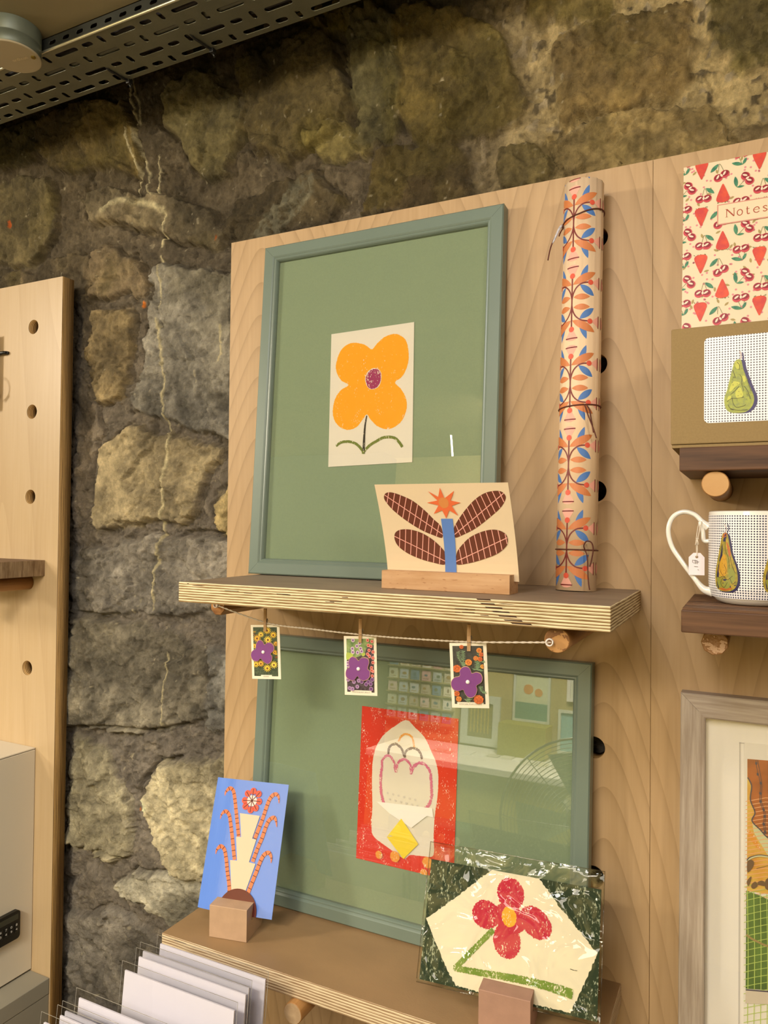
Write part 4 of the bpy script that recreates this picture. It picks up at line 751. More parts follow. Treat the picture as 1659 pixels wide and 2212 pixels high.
twine(lambda c: .4245+.006*c+.002*abs(c), [[(-.020, -.008, .419), (-.024, -.013, .415), (-.027, -.016, .408), (-.031, -.018, .398), (-.0335, -.019, .389), (-.0355, -.0195, .377)], [(-.0205, -.008, .419), (-.0235, -.012, .411), (-.0245, -.014, .406)]])
twine(lambda c: .2058+.0015*c, [[(.010, -.0225, .2055), (.0115, -.0245, .202), (.0135, -.0250, .196), (.017, -.025, .187), (.0205, -.024, .178), (.0235, -.022, .168)], [(.012, -.022, .2055), (.0155, -.0225, .2), (.0175, -.0235, .19), (.019, -.024, .183), (.0205, -.0235, .174)]])
twine(lambda c: .0452, [[(.013, -.020, .0452), (.0125, -.0235, .050), (.016, -.025, .0548), (.021, -.0245, .053), (.0225, -.023, .046), (.0212, -.0225, .036), (.0192, -.0225, .027)], [(.013, -.020, .0452), (.0158, -.0235, .040), (.0172, -.0240, .030), (.0178, -.0245, .018), (.0188, -.0255, .009), (.0203, -.0265, .002)]])
bm = bmesh.new(); bm_tube(bm, spline([(-.0215, -.012, .420), (-.0245, -.0155, .413), (-.0275, -.018, .404), (-.0305, -.0195, .396)], 4), .0013, 6, rad=[.0004, .0010, .0016, .0017, .0016, .0015, .0014, .0014, .0013, .0012, .0010, .0008, .0004])
done('twine_label', bm, [mat('label_foil', 'd6d4dc', .3, var=.4, vscale=300)], roll)

# ------------------------------------------------------------ string, pegs, small flower cards
strm = mat('string_white', 'd8cbb8', .8, bump=.6, bscale=900)
Lk = Vector((dl[0]-.001, dl[1]-.003, 1.3935)); Rk = Vector((-.170, -.1915, 1.3898))
CARDS = [(-.5332, -.139, 1.3420, 12), (-.3931, -.155, 1.3409, 12), (-.2583, -.172, 1.3466, 12)]
sp_pts = [Lk, Vector((-.5332+.002, -.1392, 1.3775)), Vector((-.46, -.1475, 1.3760)), Vector((-.3931+.002, -.1552, 1.3757)), Vector((-.325, -.164, 1.3775)), Vector((-.2583+.002, -.1722, 1.3808)), Rk]
bm = bmesh.new(); P = spline(sp_pts, 14)
for q in (0, 1):
    pts = []
    for i, p in enumerate(spline(P, 3)): an = i*.9+q*math.pi; pts.append(p+Vector((0, math.cos(an), math.sin(an)))*.0005)
    bm_tube(bm, pts, .00062, 5)
so = done('string', bm, [strm]); tag(so, 'thin white string strung between the two dowels with pegged flower cards', 'string')
for c, s in ((Lk, 1), (Rk, -1)):
    bm = bmesh.new(); rs = random.Random(4)
    for j in range(4):
        pts = [c+Vector((s*.0012+math.cos(t*1.1+j)*.0032, math.sin(t*.9+j*2)*.0012-.0005, math.sin(t*1.1+j)*.0032)) for t in frange(0, 6.3, .5)]; bm_tube(bm, pts, .0008, 5)
    done('knot', bm, [mat('string_knot', 'e6dcd2', .6)], so)
pgw = grain('peg_wood', 'd8b488', 'b89064', axis=2, scale=300, stretch=15); stl = mat('steel', 'a8a29a', .3, metal=1)
peg0 = empty('clothes_peg', (0, 0, 0))
half = [(0, -.014), (.0016, -.014), (.0020, -.004), (.0012, .001), (.0022, .013), (.0005, .0135)]
for s in (-1, 1):
    bm = bmesh.new(); pr_ = [(.0004*s+s*y, z) for y, z in half]; A = [bm.verts.new((-.0017, y, z)) for y, z in pr_]; B = [bm.verts.new((.0017, y, z)) for y, z in pr_]
    for i in range(6): bm.faces.new((A[i], A[(i+1) % 6], B[(i+1) % 6], B[i]))
    bm.faces.new(A); bm.faces.new(B[::-1]); done('peg_half', bm, [pgw], peg0)
bm = bmesh.new(); bm_tube(bm, [(.0016*math.cos(0)+x*.0009-.0022, math.cos(x*2.2)*.0013, math.sin(x*2.2)*.0013) for x in frange(0, 5.2, .2)], .00035, 5); bm_tube(bm, [(.0021, .0012, 0), (.0022, .0028, -.005), (0, .003, -.005)], .00035, 5); bm_tube(bm, [(-.0018, -.0022, -.0052), (.0018, -.0022, -.0052)], .00035, 5); bm_tube(bm, [(.0021, -.0012, 0), (.0022, -.0022, -.005), (.0018, -.0023, -.0052)], .00035, 5)
done('peg_spring', bm, [stl], peg0)
def dup(root):
    r = root.copy(); COL.objects.link(r)
    for ch in list(root.children): c = ch.copy(); COL.objects.link(c); c.parent = r
    return r
PEG = [((-.5345, -.1394, 1.3815), 'tiny wooden clothes peg holding the yellow daisy card'), ((-.3938, -.1554, 1.3810), 'tiny wooden clothes peg holding the purple bellflower card'), ((-.2590, -.1724, 1.3855), 'tiny wooden clothes peg holding the orange marigold card')]
TXT = mat('caption_ink', '6f6a5e', .6); BRP = mat('brooch_purple', '7f4286', .4, spec=.4); BRW = mat('brooch_wood', 'd9b58c', .6); BRC = mat('brooch_bead', 'f4f0ea', .25)
cb = mat('card_border', 'efe6cf', .5); kk = mat('photo_dark_green', '2f3b28', .55, col2='4f5c40', vscale=320)
for i, ((cx, cy, cz, be), (pp, pl_)) in enumerate(zip(CARDS, PEG)):
    pg = peg0 if i == 0 else dup(peg0); pg.location = pp; pg.rotation_euler = (0, 0, math.radians(be+14)); tag(pg, pl_, 'clothes peg', 'clothes pegs on the string')
    a = Art(.038, .066, .0005, cb); u = 1e-4
    if i == 0:
        a.add([(.0030, .0035), (.0118, .0035), (.0118, .0050), (.0262, .0050), (.0262, .0035), (.0345, .0035), (.0345, .0632), (.0030, .0632)], kk); rs = random.Random(2)
        tuft = mat('leaf_tuft', '64755a', .6); tf = []
        for _ in range(90): x, z = rs.uniform(.0045, .033), rs.uniform(.0065, .062); an = rs.uniform(0, 3.1); l = rs.uniform(.0006, .0014); tf.append(stroke([(x-l*math.cos(an), z-l*math.sin(an)), (x+l*math.cos(an), z+l*math.sin(an))], .0003, smooth=False))
        a.same(tf, tuft)
        yd = [mat('daisy_%d' % k, c, .5) for k, c in enumerate(('f0c63c', 'e8b13a', 'f3d452'))]; dc = mat('daisy_centre', '7a4a20', .5)
        for k, (x, z, r) in enumerate([(q[0], q[1], r) for q, r in zip([(215,592),(46,549),(134,544),(297,539),(82,497),(225,480),(47,404),(330,432),(332,272),(60,181),(126,190),(297,178),(210,135),(314,330)], (52, 42, 42, 48, 52, 54, 34, 36, 56, 46, 46, 52, 52, 34))]):
            r *= u; n = 13; pts = []
            for j in range(n*4):
                an = 2*math.pi*j/(n*4)+k; rr = r*(1 if j % 4 in (1, 2) else .52); pts.append((max(.0032, min(.0343, x*u+rr*math.cos(an))), z*u+rr*.9*math.sin(an)))
            a.add(pts, yd[k % 3]); a.add(ell(x*u, z*u-.0003, r*.27, n=10), dc)
        tx = 'URSINIA'
    elif i == 1:
        a.add([(.0030, .0035), (.0070, .0035), (.0070, .0055), (.0315, .0055), (.0315, .0035), (.0348, .0035), (.0348, .0630), (.0030, .0630)], mat('photo_plum_black', '33262a', .55, col2='5a4a52', vscale=300))
        a.add(sc([(33,623),(349,639),(347,566),(268,534),(245,480),(176,433),(29,394)]), mat('photo_leaf', '5d7a48', .55, col2='96a868', vscale=160)); a.add(sm([(30,471),(75,470),(109,453),(74,413),(29,394)]), mat('photo_lime', 'a8b850', .55)); a.add(sm([(205,466),(228,479),(250,465),(232,438),(210,441)]), mat('photo_lime', 'a8b850', .55))
        lv = mat('bell_lilac', 'a583ab', .5); vi = mat('bell_violet', '6c3f78', .5); wh = mat('bell_rim', 'dccbd8', .5); pk = mat('bell_pink', 'd4695c', .5); pk2 = mat('bell_rose', 'e3a095', .5)
        def bell(x, z, r, c1, c2): a.add(ell(x*u, z*u, r*u, r*1.05*u, n=10), c2); a.add(ell(x*u, z*u, r*.74*u, n=10), c1); a.add(ell(x*u, z*u, r*.33*u, n=8), vi if c1 in (lv, vi) else mat('bell_red', 'a8392f', .5))
        for q in [(107,613),(185,584),(153,550),(99,519),(195,522),(104,481),(160,478),(206,492),(45,359),(45,328)]: bell(q[0], q[1], 21, lv, wh)
        for q in [(286,561),(316,551),(295,505),(340,489),(278,463),(299,439),(338,422),(337,371),(321,313),(334,274),(323,283),(328,222),(281,618),(331,606)]: bell(q[0], q[1], 19, pk, pk2)
        for q in [(114,150),(204,154),(63,78),(96,72),(153,98),(256,129),(309,134),(327,182),(313,79),(282,157),(47,174),(171,166)]: bell(q[0], q[1], 23, vi if q[0] > 200 else lv, lv)
        tx = 'CANTERBURY BELLS'
    else:
        a.add([(.0030, .0038), (.0055, .0038), (.0055, .0058), (.0325, .0058), (.0325, .0040), (.0345, .0040), (.0345, .0630), (.0030, .0630)], mat('photo_dark', '33322c', .55, col2='48463c', vscale=200)); gm = mat('fern_green', '7d9a70', .55); rs = random.Random(8)
        for q in (([(86,572),(93,504),(140,428)]), ([(136,585),(138,507),(140,423)]), ([(276,478),(269,404)]), ([(301,567),(296,469),(289,400)]), ([(239,387),(278,390),(317,373)]), ([(320,471),(340,463)]), ([(303,224),(316,165),(345,148)]), ([(142,78),(198,84)]), ([(179,107),(172,56)])):
            a.add(stroke(sc(q), .0005), gm)
            for (x0, z0), (x1, z1) in zip(q, q[1:]):
                for t in (.15, .35, .55, .75, .95):
                    x, z = (x0+(x1-x0)*t)*u, (z0+(z1-z0)*t)*u
                    for s in (-1, 1): a.add(leaf((x, z), (x+s*.0024, z+rs.uniform(.0002, .002)), .0006, n=4), gm)
        mo_ = [mat('marigold_%d' % k, c, .55, col2=c2, vscale=900) for k, (c, c2) in enumerate((('dd7636', 'b04c1e'), ('e59a45', 'c4682a'), ('e2ad48', 'd08a35')))]
        for k, (q, r) in enumerate(zip([(125,621),(304,586),(325,544),(267,506),(311,497),(192,464),(69,400),(333,423),(58,146),(76,92),(278,89)], (22, 28, 24, 26, 26, 36, 42, 24, 30, 30, 50))):
            pts = []
            for j in range(24): an = 2*math.pi*j/24; rr = r*u*(1+.08*math.sin(j*2.7)); pts.append((max(.0032, min(.0343, q[0]*u+rr*math.cos(an))), q[1]*u+rr*.92*math.sin(an)))
            a.add(pts, mo_[k % 2 if k != 7 else 2])
            for j in range(5): a.add(stroke([(q[0]*u+r*u*.5*math.cos(j*1.3), q[1]*u+r*u*.5*math.sin(j*1.3)), (q[0]*u+r*u*.3*math.cos(j*1.3+1), q[1]*u+r*u*.3*math.sin(j*1.3+1))], .0004, smooth=False), mat('marigold_shadow', '9c3f1a', .6))
        tx = 'AFRICAN MARIGOLDS'
    wd = {0: .0019, 1: .0019, 2: .0019}[i]
    a.same([[(x+(.019, .0192, .0190)[i], z+(.0029, .0033, .0035)[i]) for x, z in t] for t in text_tris(tx, wd, 'CENTER', 1.25 if i else 1.1)], TXT)
    be_ = math.radians(be); roll_ = math.radians((2.6, 1.7, 3.0)[i]); Mx = Matrix.Translation((cx, cy, cz)) @ Matrix.Rotation(be_, 4, 'Z') @ Matrix.Rotation(-roll_, 4, 'Y') @ Matrix.Translation((-.019, 0, -.033))
    o = a.build('flower_card', None); o.matrix_world = Mx
    tag(o, ('small card of yellow daisies pegged on the string, leftmost', 'small card of purple and pink bellflowers pegged mid string', 'small card of orange marigolds pegged nearest the right dowel')[i], 'card')
    BR = ([(65,369),(75,428),(100,469),(133,478),(165,457),(186,422),(217,443),(250,449),(287,434),(310,399),(305,353),(261,309),(280,278),(274,227),(240,192),(207,190),(165,215),(130,254),(99,225),(61,218),(24,234),(1,278),(5,319),(31,353)], [(64,314),(56,360),(66,407),(100,434),(142,422),(174,391),(204,420),(249,427),(288,412),(298,372),(280,304),(307,271),(300,209),(260,175),(215,170),(177,197),(158,216),(120,171),(81,167),(31,198),(20,243),(33,291)], [(94,328),(98,380),(120,412),(160,426),(195,413),(213,380),(223,356),(268,367),(312,353),(328,310),(314,264),(264,230),(269,186),(250,134),(209,107),(169,116),(140,154),(126,187),(80,174),(29,184),(3,227),(7,273),(39,311)])[i]
    ct = ([(166,332)], [(172,299)], [(177,268)])[i][0]
    out = sm(BR, 4); cxm = sum(p[0] for p in out)/len(out); czm = sum(p[1] for p in out)/len(out)
    b_ = Art(.03, .03, .0022, BRW); inner = [((p[0]-cxm)*.975, (p[1]-czm)*.975) for p in out]; b_.add(inner, BRP, 1)
    bo = b_.build('flower_brooch', None, outline=[(p[0]-cxm, p[1]-czm) for p in out], clip=False); bo.matrix_world = Mx @ Matrix.Translation((cxm, -.0016, czm))
    tag(bo, ('flat purple four petal brooch on the yellow daisy card', 'flat purple four petal brooch on the bellflower card', 'flat purple four petal brooch on the marigold card')[i], 'brooch', None)
    bm = bmesh.new(); bmesh.ops.create_uvsphere(bm, u_segments=14, v_segments=8, radius=.0021, matrix=Matrix.Translation((ct[0]*u-cxm, -.0013, ct[1]*u-czm)) @ Matrix.Diagonal((1, .55, 1, 1)))
    for f in bm.faces: f.smooth = True
    done('center_bead', bm, [BRC], bo)

# ------------------------------------------------------------ sleeved white cards in front of the lower shelf
envm = mat('card_stock_white', 'e2deea', .6, spec=.3); sl = glass('card_sleeve', 1.35, .06, 'f8f8f8', bump=.25, bscale=14); slE = mat('sleeve_edge', '8f8a80', .2)
def sleeved(x, y, z, w, lab, lean=6, dz=0):
    r = empty('sleeved_card', (x, y, z), (math.radians(-lean), 0, 0), lab, 'card', 'white cards in clear sleeves'); h = .165
    box('card', (0, -.0009, -h), (w, .0009, 0), envm, r)
    box('sleeve', (-.0055, -.0014, -h-.003), (w+.003, -.0012, .0085), sl, r); 
    bm = bmesh.new()
    bm_tube(bm, [(-.0055, 0, -h), (-.0055, 0, .0085)], .0002, 5); bm_tube(bm, [(-.0055, 0, .0085), (w+.003, 0, .0085)], .00025, 5); bm_tube(bm, [(w+.003, 0, .0085), (w+.003, 0, -h)], .00025, 5)
    done('sleeve_rim', bm, [slE], r); return r
SL = [((-0.6271,-0.2118,1.0000), 'white card in a clear sleeve, rearmost of the row, against the lower shelf edge'), ((-0.6339,-0.2326,1.0000), 'white card whose top edge just peeks out behind the third sleeve'), ((-0.6300,-0.2431,1.0000), 'white sleeved card, third from the shelf'), ((-0.6248,-0.2693,1.0000), 'large white sleeved card in the middle of the row'),
      ((-0.6308,-0.3271,1.0000), 'white sleeved card starting the front cluster of the row'), ((-0.6260,-0.3488,1.0000), 'white card slightly right of and behind the foremost sleeve'), ((-0.6252,-0.3556,1.0000), 'foremost readable white sleeved card at the lower left'), ((-0.6308,-0.3703,1.0000), 'frontmost card sleeve, only its clear corner showing at the frame bottom')]
for i, (p, lab) in enumerate(SL): sleeved(p[0], p[1], 1.0, .151, lab)
rk = empty('card_rack', (-.645, -.40, .80), label='plywood rack carrying the row of white sleeved cards', cat='rack')
box('rack_base', (0, 0, 0), (.20, .23, .012), [sh_face2], rk, .001); box('rack_front', (0, 0, .012), (.20, .009, .07), [sh_face2], rk, .001)

# ------------------------------------------------------------ cardboard box, notebook, mug, tag
kraft = mat('kraft_board', '957e56', .75, var=.08, vscale=500, spec=.2)
bxo = empty('cardboard_box', (-.0708, -.125, 1.5800), label='brown cardboard mug box with dotted green pear label', cat='box')
box('box_body', (0, 0, 0), (.115, .11, .1125), [kraft], bxo, .0012)
box('box_flap', (.001, .001, -.0034), (.114, .10, -.0004), [kraft], bxo, .0004)
def dots(name, pitch, rad, base='f3efee', dot='2c2b45', uv=False, pitch2=None, off=(0, 0)):
    m = bpy.data.materials.new(name); m.use_nodes = True; N = m.node_tree.nodes; L = m.node_tree.links; b = N['Principled BSDF']; tc = N.new('ShaderNodeTexCoord'); sp = N.new('ShaderNodeSeparateXYZ'); L.new(tc.outputs['UV' if uv else 'Object'], sp.inputs[0])
    p2 = pitch2 or pitch; fx = math_n(N, L, 'SUBTRACT', math_n(N, L, 'FRACT', math_n(N, L, 'DIVIDE', math_n(N, L, 'ADD', sp.outputs[0], off[0]), pitch)), .5); fz = math_n(N, L, 'SUBTRACT', math_n(N, L, 'FRACT', math_n(N, L, 'DIVIDE', math_n(N, L, 'ADD', sp.outputs[1 if uv else 2], off[1]), p2)), .5)
    d = math_n(N, L, 'SQRT', math_n(N, L, 'ADD', math_n(N, L, 'MULTIPLY', fx, fx), math_n(N, L, 'MULTIPLY', fz, fz))); mr = N.new('ShaderNodeMapRange'); mr.inputs[1].default_value = rad-.025; mr.inputs[2].default_value = rad+.025; L.new(d, mr.inputs[0])
    mx = N.new('ShaderNodeMix'); mx.data_type = 'RGBA'; mx.inputs[6].default_value = lin(dot); mx.inputs[7].default_value = lin(base); L.new(mr.outputs[0], mx.inputs[0]); L.new(mx.outputs[2], b.inputs['Base Color']); b.inputs['Roughness'].default_value = .3; return m
dm = dots('dotted_sticker', .00243, .295); pg_ = mat('pear_green', 'a5ad45', .5, col2='8a9450', vscale=330); pur = mat('pear_shadow', '3c3566', .5); pk_ = mat('pear_ink', '4c4a2c', .5); pyl = mat('pear_yellow', 'c3c552', .5); stm = mat('pear_stem', 'b9a9a8', .5)
sx0, sz0 = 297, 193
def S(p): return [((x-sx0)*1e-4, (z-sz0)*1e-4) for x, z in p]
a = Art(.080, .0815, .0003, dm)
def rrect(w, h, r, n=6):
    out = []
    for cx, cz, a0 in ((w-r, r, -90), (w-r, h-r, 0), (r, h-r, 90), (r, r, 180)):
        for i in range(n+1): an = math.radians(a0+90*i/n); out.append((cx+r*math.cos(an), cz+r*math.sin(an)))
    return out
pear = [(601,779),(618,761),(632,691),(654,620),(685,530),(716,445),(724,386),(703,324),(655,282),(593,275),(531,282),(491,312),(473,372),(475,436),(495,494),(517,592),(539,689),(556,751),(574,774)]
a.add([tuple(p) for p in spline(S([(x+30, z-6) for x, z in pear]), 3, True)], pur); a.add([tuple(p) for p in spline(S(pear), 3, True)], pg_)
a.add(stroke(S([(632,759),(632,799),(625,839)]), .0013), pur); a.add(stroke(S([(605,779),(616,810),(603,855)]), .0011), stm)
for q in ([(544,570),(575,572),(606,555),(566,524),(530,482),(513,493)], [(566,470),(606,516),(632,450),(619,412),(580,415)], [(623,613),(645,621),(654,576),(636,563)], [(561,756),(601,752),(605,693),(574,695)], [(504,434),(531,438),(522,399),(499,400)]): a.add([tuple(p) for p in spline(S(q), 3, True)], pyl)
rs = random.Random(9)
for q in ([(543,683),(561,628),(566,608)], [(601,639),(623,598),(619,549),(637,484)], [(526,453),(566,489),(597,526)], [(495,386),(531,413),(584,414),(637,421)], [(540,417),(549,367),(575,331),(633,338),(655,351)], [(504,360),(522,325),(575,302)], [(667,595),(680,530),(702,470)], [(641,523),(672,472),(694,397)], [(522,315),(593,301),(672,301)], [(579,754),(601,723),(597,679)]): a.add(stroke(S(q), .0004), pk_)
for _ in range(70):
    x, z = rs.uniform(.024, .046), rs.uniform(.02, .06)
    if inpoly((x, z), S(pear)): a.add(ell(x, z, .0003, n=5), pk_)
a.build('pear_label', bxo, (.0297, -.0003, .0193), outline=rrect(.080, .0815, .0045), clip=False)
# notebook
ncv = mat('notebook_cream', 'e6d4b4', .5); stb = mat('strawberry', 'dd5434', .5, col2='c8403a', vscale=120); cher = mat('cherry_dark', '8e1f2e', .45); cher2 = mat('cherry_mid', 'c94450', .45); chl = mat('cherry_light', 'f3d9c4', .5); lf = mat('leaf_teal', '2f6f58', .5, col2='4d8f6a', vscale=300); lf2 = mat('leaf_khaki', 'a8935a', .5); dp = mat('dot_pink', 'd88a90', .5); stk = mat('stalk', '7c7a4e', .5)
a = Art(.148, .2095, .004, ncv); rs = random.Random(12); a.levels = {'dot_pink': 1, 'leaf_khaki': 2, 'stalk': 3, 'leaf_teal': 4, 'strawberry': 5, 'cherry_mid': 6, 'cherry_dark': 7, 'cherry_light': 8, 'notebook_rule': 10, 'notebook_cream': 11, 'notebook_ink': 12}
def cherry(x, z, r, an):
    c, s = math.cos(an), math.sin(an)
    for sg in (-1, 1):
        cx, cz = x+sg*c*r*.85, z+sg*s*r*.85; a.add(ell(cx, cz-.0006, r*1.02, n=14), cher2); a.add(ell(cx, cz+.0003, r*.92, r*.72, an, n=14), cher); a.add(ell(cx-.0004, cz+.0004, r*.6, r*.24, an+.6, n=8), chl)
    a.add(ell(x, z, r*.25, r*.45, an, n=8), chl)
def berry(x, z, up):
    s = 1 if up else -1; w, h = .0066, .0205; P = [(0, s*h/2), (w*.35, s*h*.28), (w*.8, -s*h*.1), (w, -s*h*.36), (w*.72, -s*h/2), (0, -s*h*.54), (-w*.72, -s*h/2), (-w, -s*h*.36), (-w*.8, -s*h*.1), (-w*.35, s*h*.28)]
    a.add([tuple(p) for p in spline([(x+p, z+q) for p, q in P], 3, True)], stb)
    for j in range(7): xx = x+(j-3)*.0018; a.add(leaf((xx, z-s*h*.5), (xx+rs.uniform(-.002, .002), z-s*h*.5-s*rs.uniform(.0008, .0022)), .0009, n=4), stk)
for i in range(-1, 4):
    for j in range(-1, 5):
        X = .0185+i*.057; Z = .0395+j*.0540
        for _ in range(34): a.same([ell(X+rs.uniform(-.02, .037), Z+rs.uniform(-.027, .027), .0012, n=8)], dp)
        for _ in range(9): x, z, an = X+rs.uniform(-.02, .037), Z+rs.uniform(-.027, .027), rs.uniform(0, 6); a.add(leaf((x, z), (x+.0055*math.cos(an), z+.0055*math.sin(an)), .0024, n=6), lf2)
        cherry(X+.0022, Z+.0215, .0044, -.05); a.add(stroke([(X+.001, Z+.025), (X+.0035, Z+.033), (X+.006, Z+.025)], .0005), stk); a.add(leaf((X+.0045, Z+.033), (X+.013, Z+.0255), .0042), lf)
        berry(X, Z, False); cherry(X+.020, Z-.0095, .0044, .5); a.add(stroke([(X+.017, Z-.004), (X+.018, Z+.0045), (X+.022, Z-.004)], .0005), stk); a.add(leaf((X+.017, Z+.0045), (X+.009, Z-.004), .0042), lf)
        berry(X+.0215, Z+.0245-.054*(0), True); cherry(X+.0395, Z+.012, .0044, .05); a.add(stroke([(X+.037, Z+.008), (X+.041, Z-.001), (X+.043, Z+.008)], .0005), stk); a.add(leaf((X+.041, Z-.001), (X+.030, Z+.0025), .004), lf); a.add(leaf((X+.041, Z-.001), (X+.0445, Z+.006), .003), lf)
        cherry(X+.0455, Z-.0175, .0044, -1.0); a.add(stroke([(X+.043, Z-.019), (X+.036, Z-.0265)], .0005), stk); a.add(leaf((X+.035, Z-.026), (X+.0335, Z-.0135), .004), lf); a.add(leaf((X+.035, Z-.026), (X+.0425, Z-.0258), .0025), lf)
PL_ = [(349,1574)]; LX, LZ = PL_[0][0]*1e-4, PL_[0][1]*1e-4
a.add([(LX-.0004, LZ-.0222), (.120, LZ-.0222), (.120, LZ+.0012), (LX-.0004, LZ+.0012)], mat('notebook_rule', 'cf8f7e', .5)); a.add([(LX+.0008, LZ-.0210), (.119, LZ-.0210), (.119, LZ), (LX+.0008, LZ)], ncv)
tn = mat('notebook_ink', 'a8492e', .5); L0 = []
def ser(x, z, w=.0016): return stroke([(x-w, z), (x+w, z)], .00045, smooth=False)
ix, iz = LX+.0090, LZ-.0145
N_ = [stroke([(ix, iz), (ix, iz+.0088)], .0007, smooth=False), stroke([(ix, iz+.0088), (ix+.0072, iz)], .0013, smooth=False), stroke([(ix+.0072, iz), (ix+.0072, iz+.0088)], .0007, smooth=False), ser(ix, iz, .0012), ser(ix-.0003, iz+.0088, .0011), ser(ix+.0072, iz+.0088, .0012)]
ox = ix+.0128; N_ += [stroke([(ox+.0025*math.cos(t), iz+.0030+.0032*math.sin(t)) for t in frange(0, 6.5, .3)], .0009)]
tx_ = ix+.0200; N_ += [stroke([(tx_, iz+.0082), (tx_, iz+.0012), (tx_+.0010, iz+.0001), (tx_+.0024, iz+.0006)], .0010), stroke([(tx_-.0012, iz+.0058), (tx_+.0022, iz+.0058)], .0006, smooth=False)]
ex = ix+.0288; N_ += [stroke([(ex-.0026, iz+.0034), (ex+.0026, iz+.0034)], .0005, smooth=False), stroke([(ex+.0026, iz+.0034), (ex+.0018, iz+.0056), (ex, iz+.0062), (ex-.0022, iz+.0048), (ex-.0028, iz+.0030), (ex-.0018, iz+.0008), (ex+.0004, iz), (ex+.0026, iz+.0012)], .0009)]
s_ = ix+.0369; N_ += [stroke([(s_+.0019, iz+.0052), (s_+.0002, iz+.0062), (s_-.0018, iz+.0049), (s_, iz+.0032), (s_+.0019, iz+.0015), (s_, iz), (s_-.0021, iz+.0009)], .0009)]
a.same(N_, tn)
nb = empty('notebook', (-.0690, -.030, 1.6926), (-.105, 0, 0), 'cream notebook patterned with cherries and strawberries, standing on the cardboard box', 'notebook')
a.build('cover', nb, (0, 0, 0)); box('pages', (.001, .0021, .002), (.146, .007, .2075), [mat('pages', 'e8dfc9', .8)], nb)
# mug
china = mat('bone_china', 'f0ede6', .12, spec=.6, coat=.6); MR = .0402; MH = .0895
mug = empty('mug', (.0016, -.0850, 1.4267), label='white china mug with navy dots and painted pears on the walnut shelf', cat='mug')
prof_ = [(0, .0012), (.026, .0012), (.0275, 0), (.029, .0008), (.0335, .0030), (.0375, .0075), (.0396, .014), (MR, .022), (MR, .060), (MR, MH-.001), (MR-.0008, MH), (MR-.0022, MH-.0008), (MR-.0026, MH-.004), (MR-.0028, .02), (.034, .009), (0, .0055)]
bm = bmesh.new(); n = 72; rings = [[bm.verts.new((r*math.cos(2*math.pi*i/n), r*math.sin(2*math.pi*i/n), z)) for i in range(n)] for r, z in prof_[1:-1]]; b0 = bm.verts.new((0, 0, prof_[0][1])); t0 = bm.verts.new((0, 0, prof_[-1][1])); uvl = bm.loops.layers.uv.new('UVMap')
for A, B in zip(rings, rings[1:]):
    for i in range(n): f = bm.faces.new((A[i], A[(i+1) % n], B[(i+1) % n], B[i])); f.smooth = True
for i in range(n): bm.faces.new((b0, rings[0][(i+1) % n], rings[0][i])); bm.faces.new((t0, rings[-1][i], rings[-1][(i+1) % n]))
done('mug_body', bm, [china], mug)
# printed band: dots and pears, a thin layer following the side of the mug
a = Art(.2525, .0790, 0, china); dmm = dots('mug_dots', .0024, .30, base='f2eff0', dot='26284a', uv=False)
a.levels = {'mug_dots': 1, 'pear_navy': 2, 'pear_ochre': 3, 'pear_rust': 4, 'pear_gold': 5, 'pear_moss': 6, 'pear_line': 7, 'pear_stem': 4}
py1 = mat('pear_ochre', 'b79c38', .4, col2='85802f', vscale=260); py2 = mat('pear_gold', 'c9982c', .4); pln = mat('pear_line', '3a2c1c', .4); stm = mat('pear_stem.001', 'b9a9a8', .5); por = mat('pear_rust', 'b8642a', .4); pur2 = mat('pear_navy', '2c2750', .4); pg2 = mat('pear_moss', '8c8f3c', .4)
band = [(0, 0), (.2525, 0), (.2525, .0790), (0, .0790)]; a.add(band, dmm)
def mpear(cx, cz, s=1):
    P = [(0, 22), (2.2, 20), (3.6, 13), (5, 6), (8, -2), (9.6, -9), (9.2, -16), (6, -20.5), (0, -22), (-6.5, -21), (-9.4, -17), (-9.8, -9), (-7.6, 0), (-5.6, 8), (-4, 15), (-2.4, 20.5)]
    T = lambda q: [(cx+x*.00128*s, cz+z*.00128*s) for x, z in q]
    a.add([tuple(p) for p in spline(T([(x+1.8, z-.9) for x, z in P]), 3, True)], pur2); a.add([tuple(p) for p in spline(T(P), 3, True)], py1)
    for q, mm_ in (([(1, 15), (3, 12), (4.6, 6), (3.4, 4), (2, 9)], por), ([(-5, -1), (-1, 6), (1.5, 0), (1.5, -8), (-2, -11), (-6, -8)], py2), ([(3, -4), (7, -6), (8, -12), (5, -16), (3, -11)], pg2), ([(-8, -12), (-4, -13), (-3, -18), (-6, -19)], pg2), ([(-2, -17), (2, -13), (4, -18), (0, -20)], pg2), ([(-6, -20), (0, -19.5), (6, -19), (0, -21.6)], por), ([(-2, 18), (1, 19), (1.5, 21), (-1, 21.5)], por)): a.add([tuple(p) for p in spline(T(q), 3, True)], mm_)
    for q in ([(-3.5, 14), (-3, 5), (-5.6, -3), (-3, -9), (1, -12)], [(0, 15), (.5, 8), (3, 2), (3.4, -5)], [(-8, -10), (-5, -12), (-2, -11), (2, -13), (6, -10)], [(-2, -12), (-4, -16), (-1, -19), (2, -15)], [(4, 4), (5.4, -2), (8, -8)], [(4, -12), (6, -16), (8, -14)], [(-1, -2), (1, -6), (0, -9)]): a.add(stroke(T(q), .0004), pln)
    for _ in range(26): x, z = rs.uniform(-5, 5), rs.uniform(-16, 14); a.same([ell(cx+x*.001, cz+z*.00125, .00028, n=5)], pln)
    a.add(stroke(T([(-1, 21), (1.2, 24), (-.4, 28)]), .0009), stm); a.add(stroke(T([(1.6, 21), (3, 25), (1.6, 29)]), .0009), pur2)
A0 = math.radians(-152)*MR
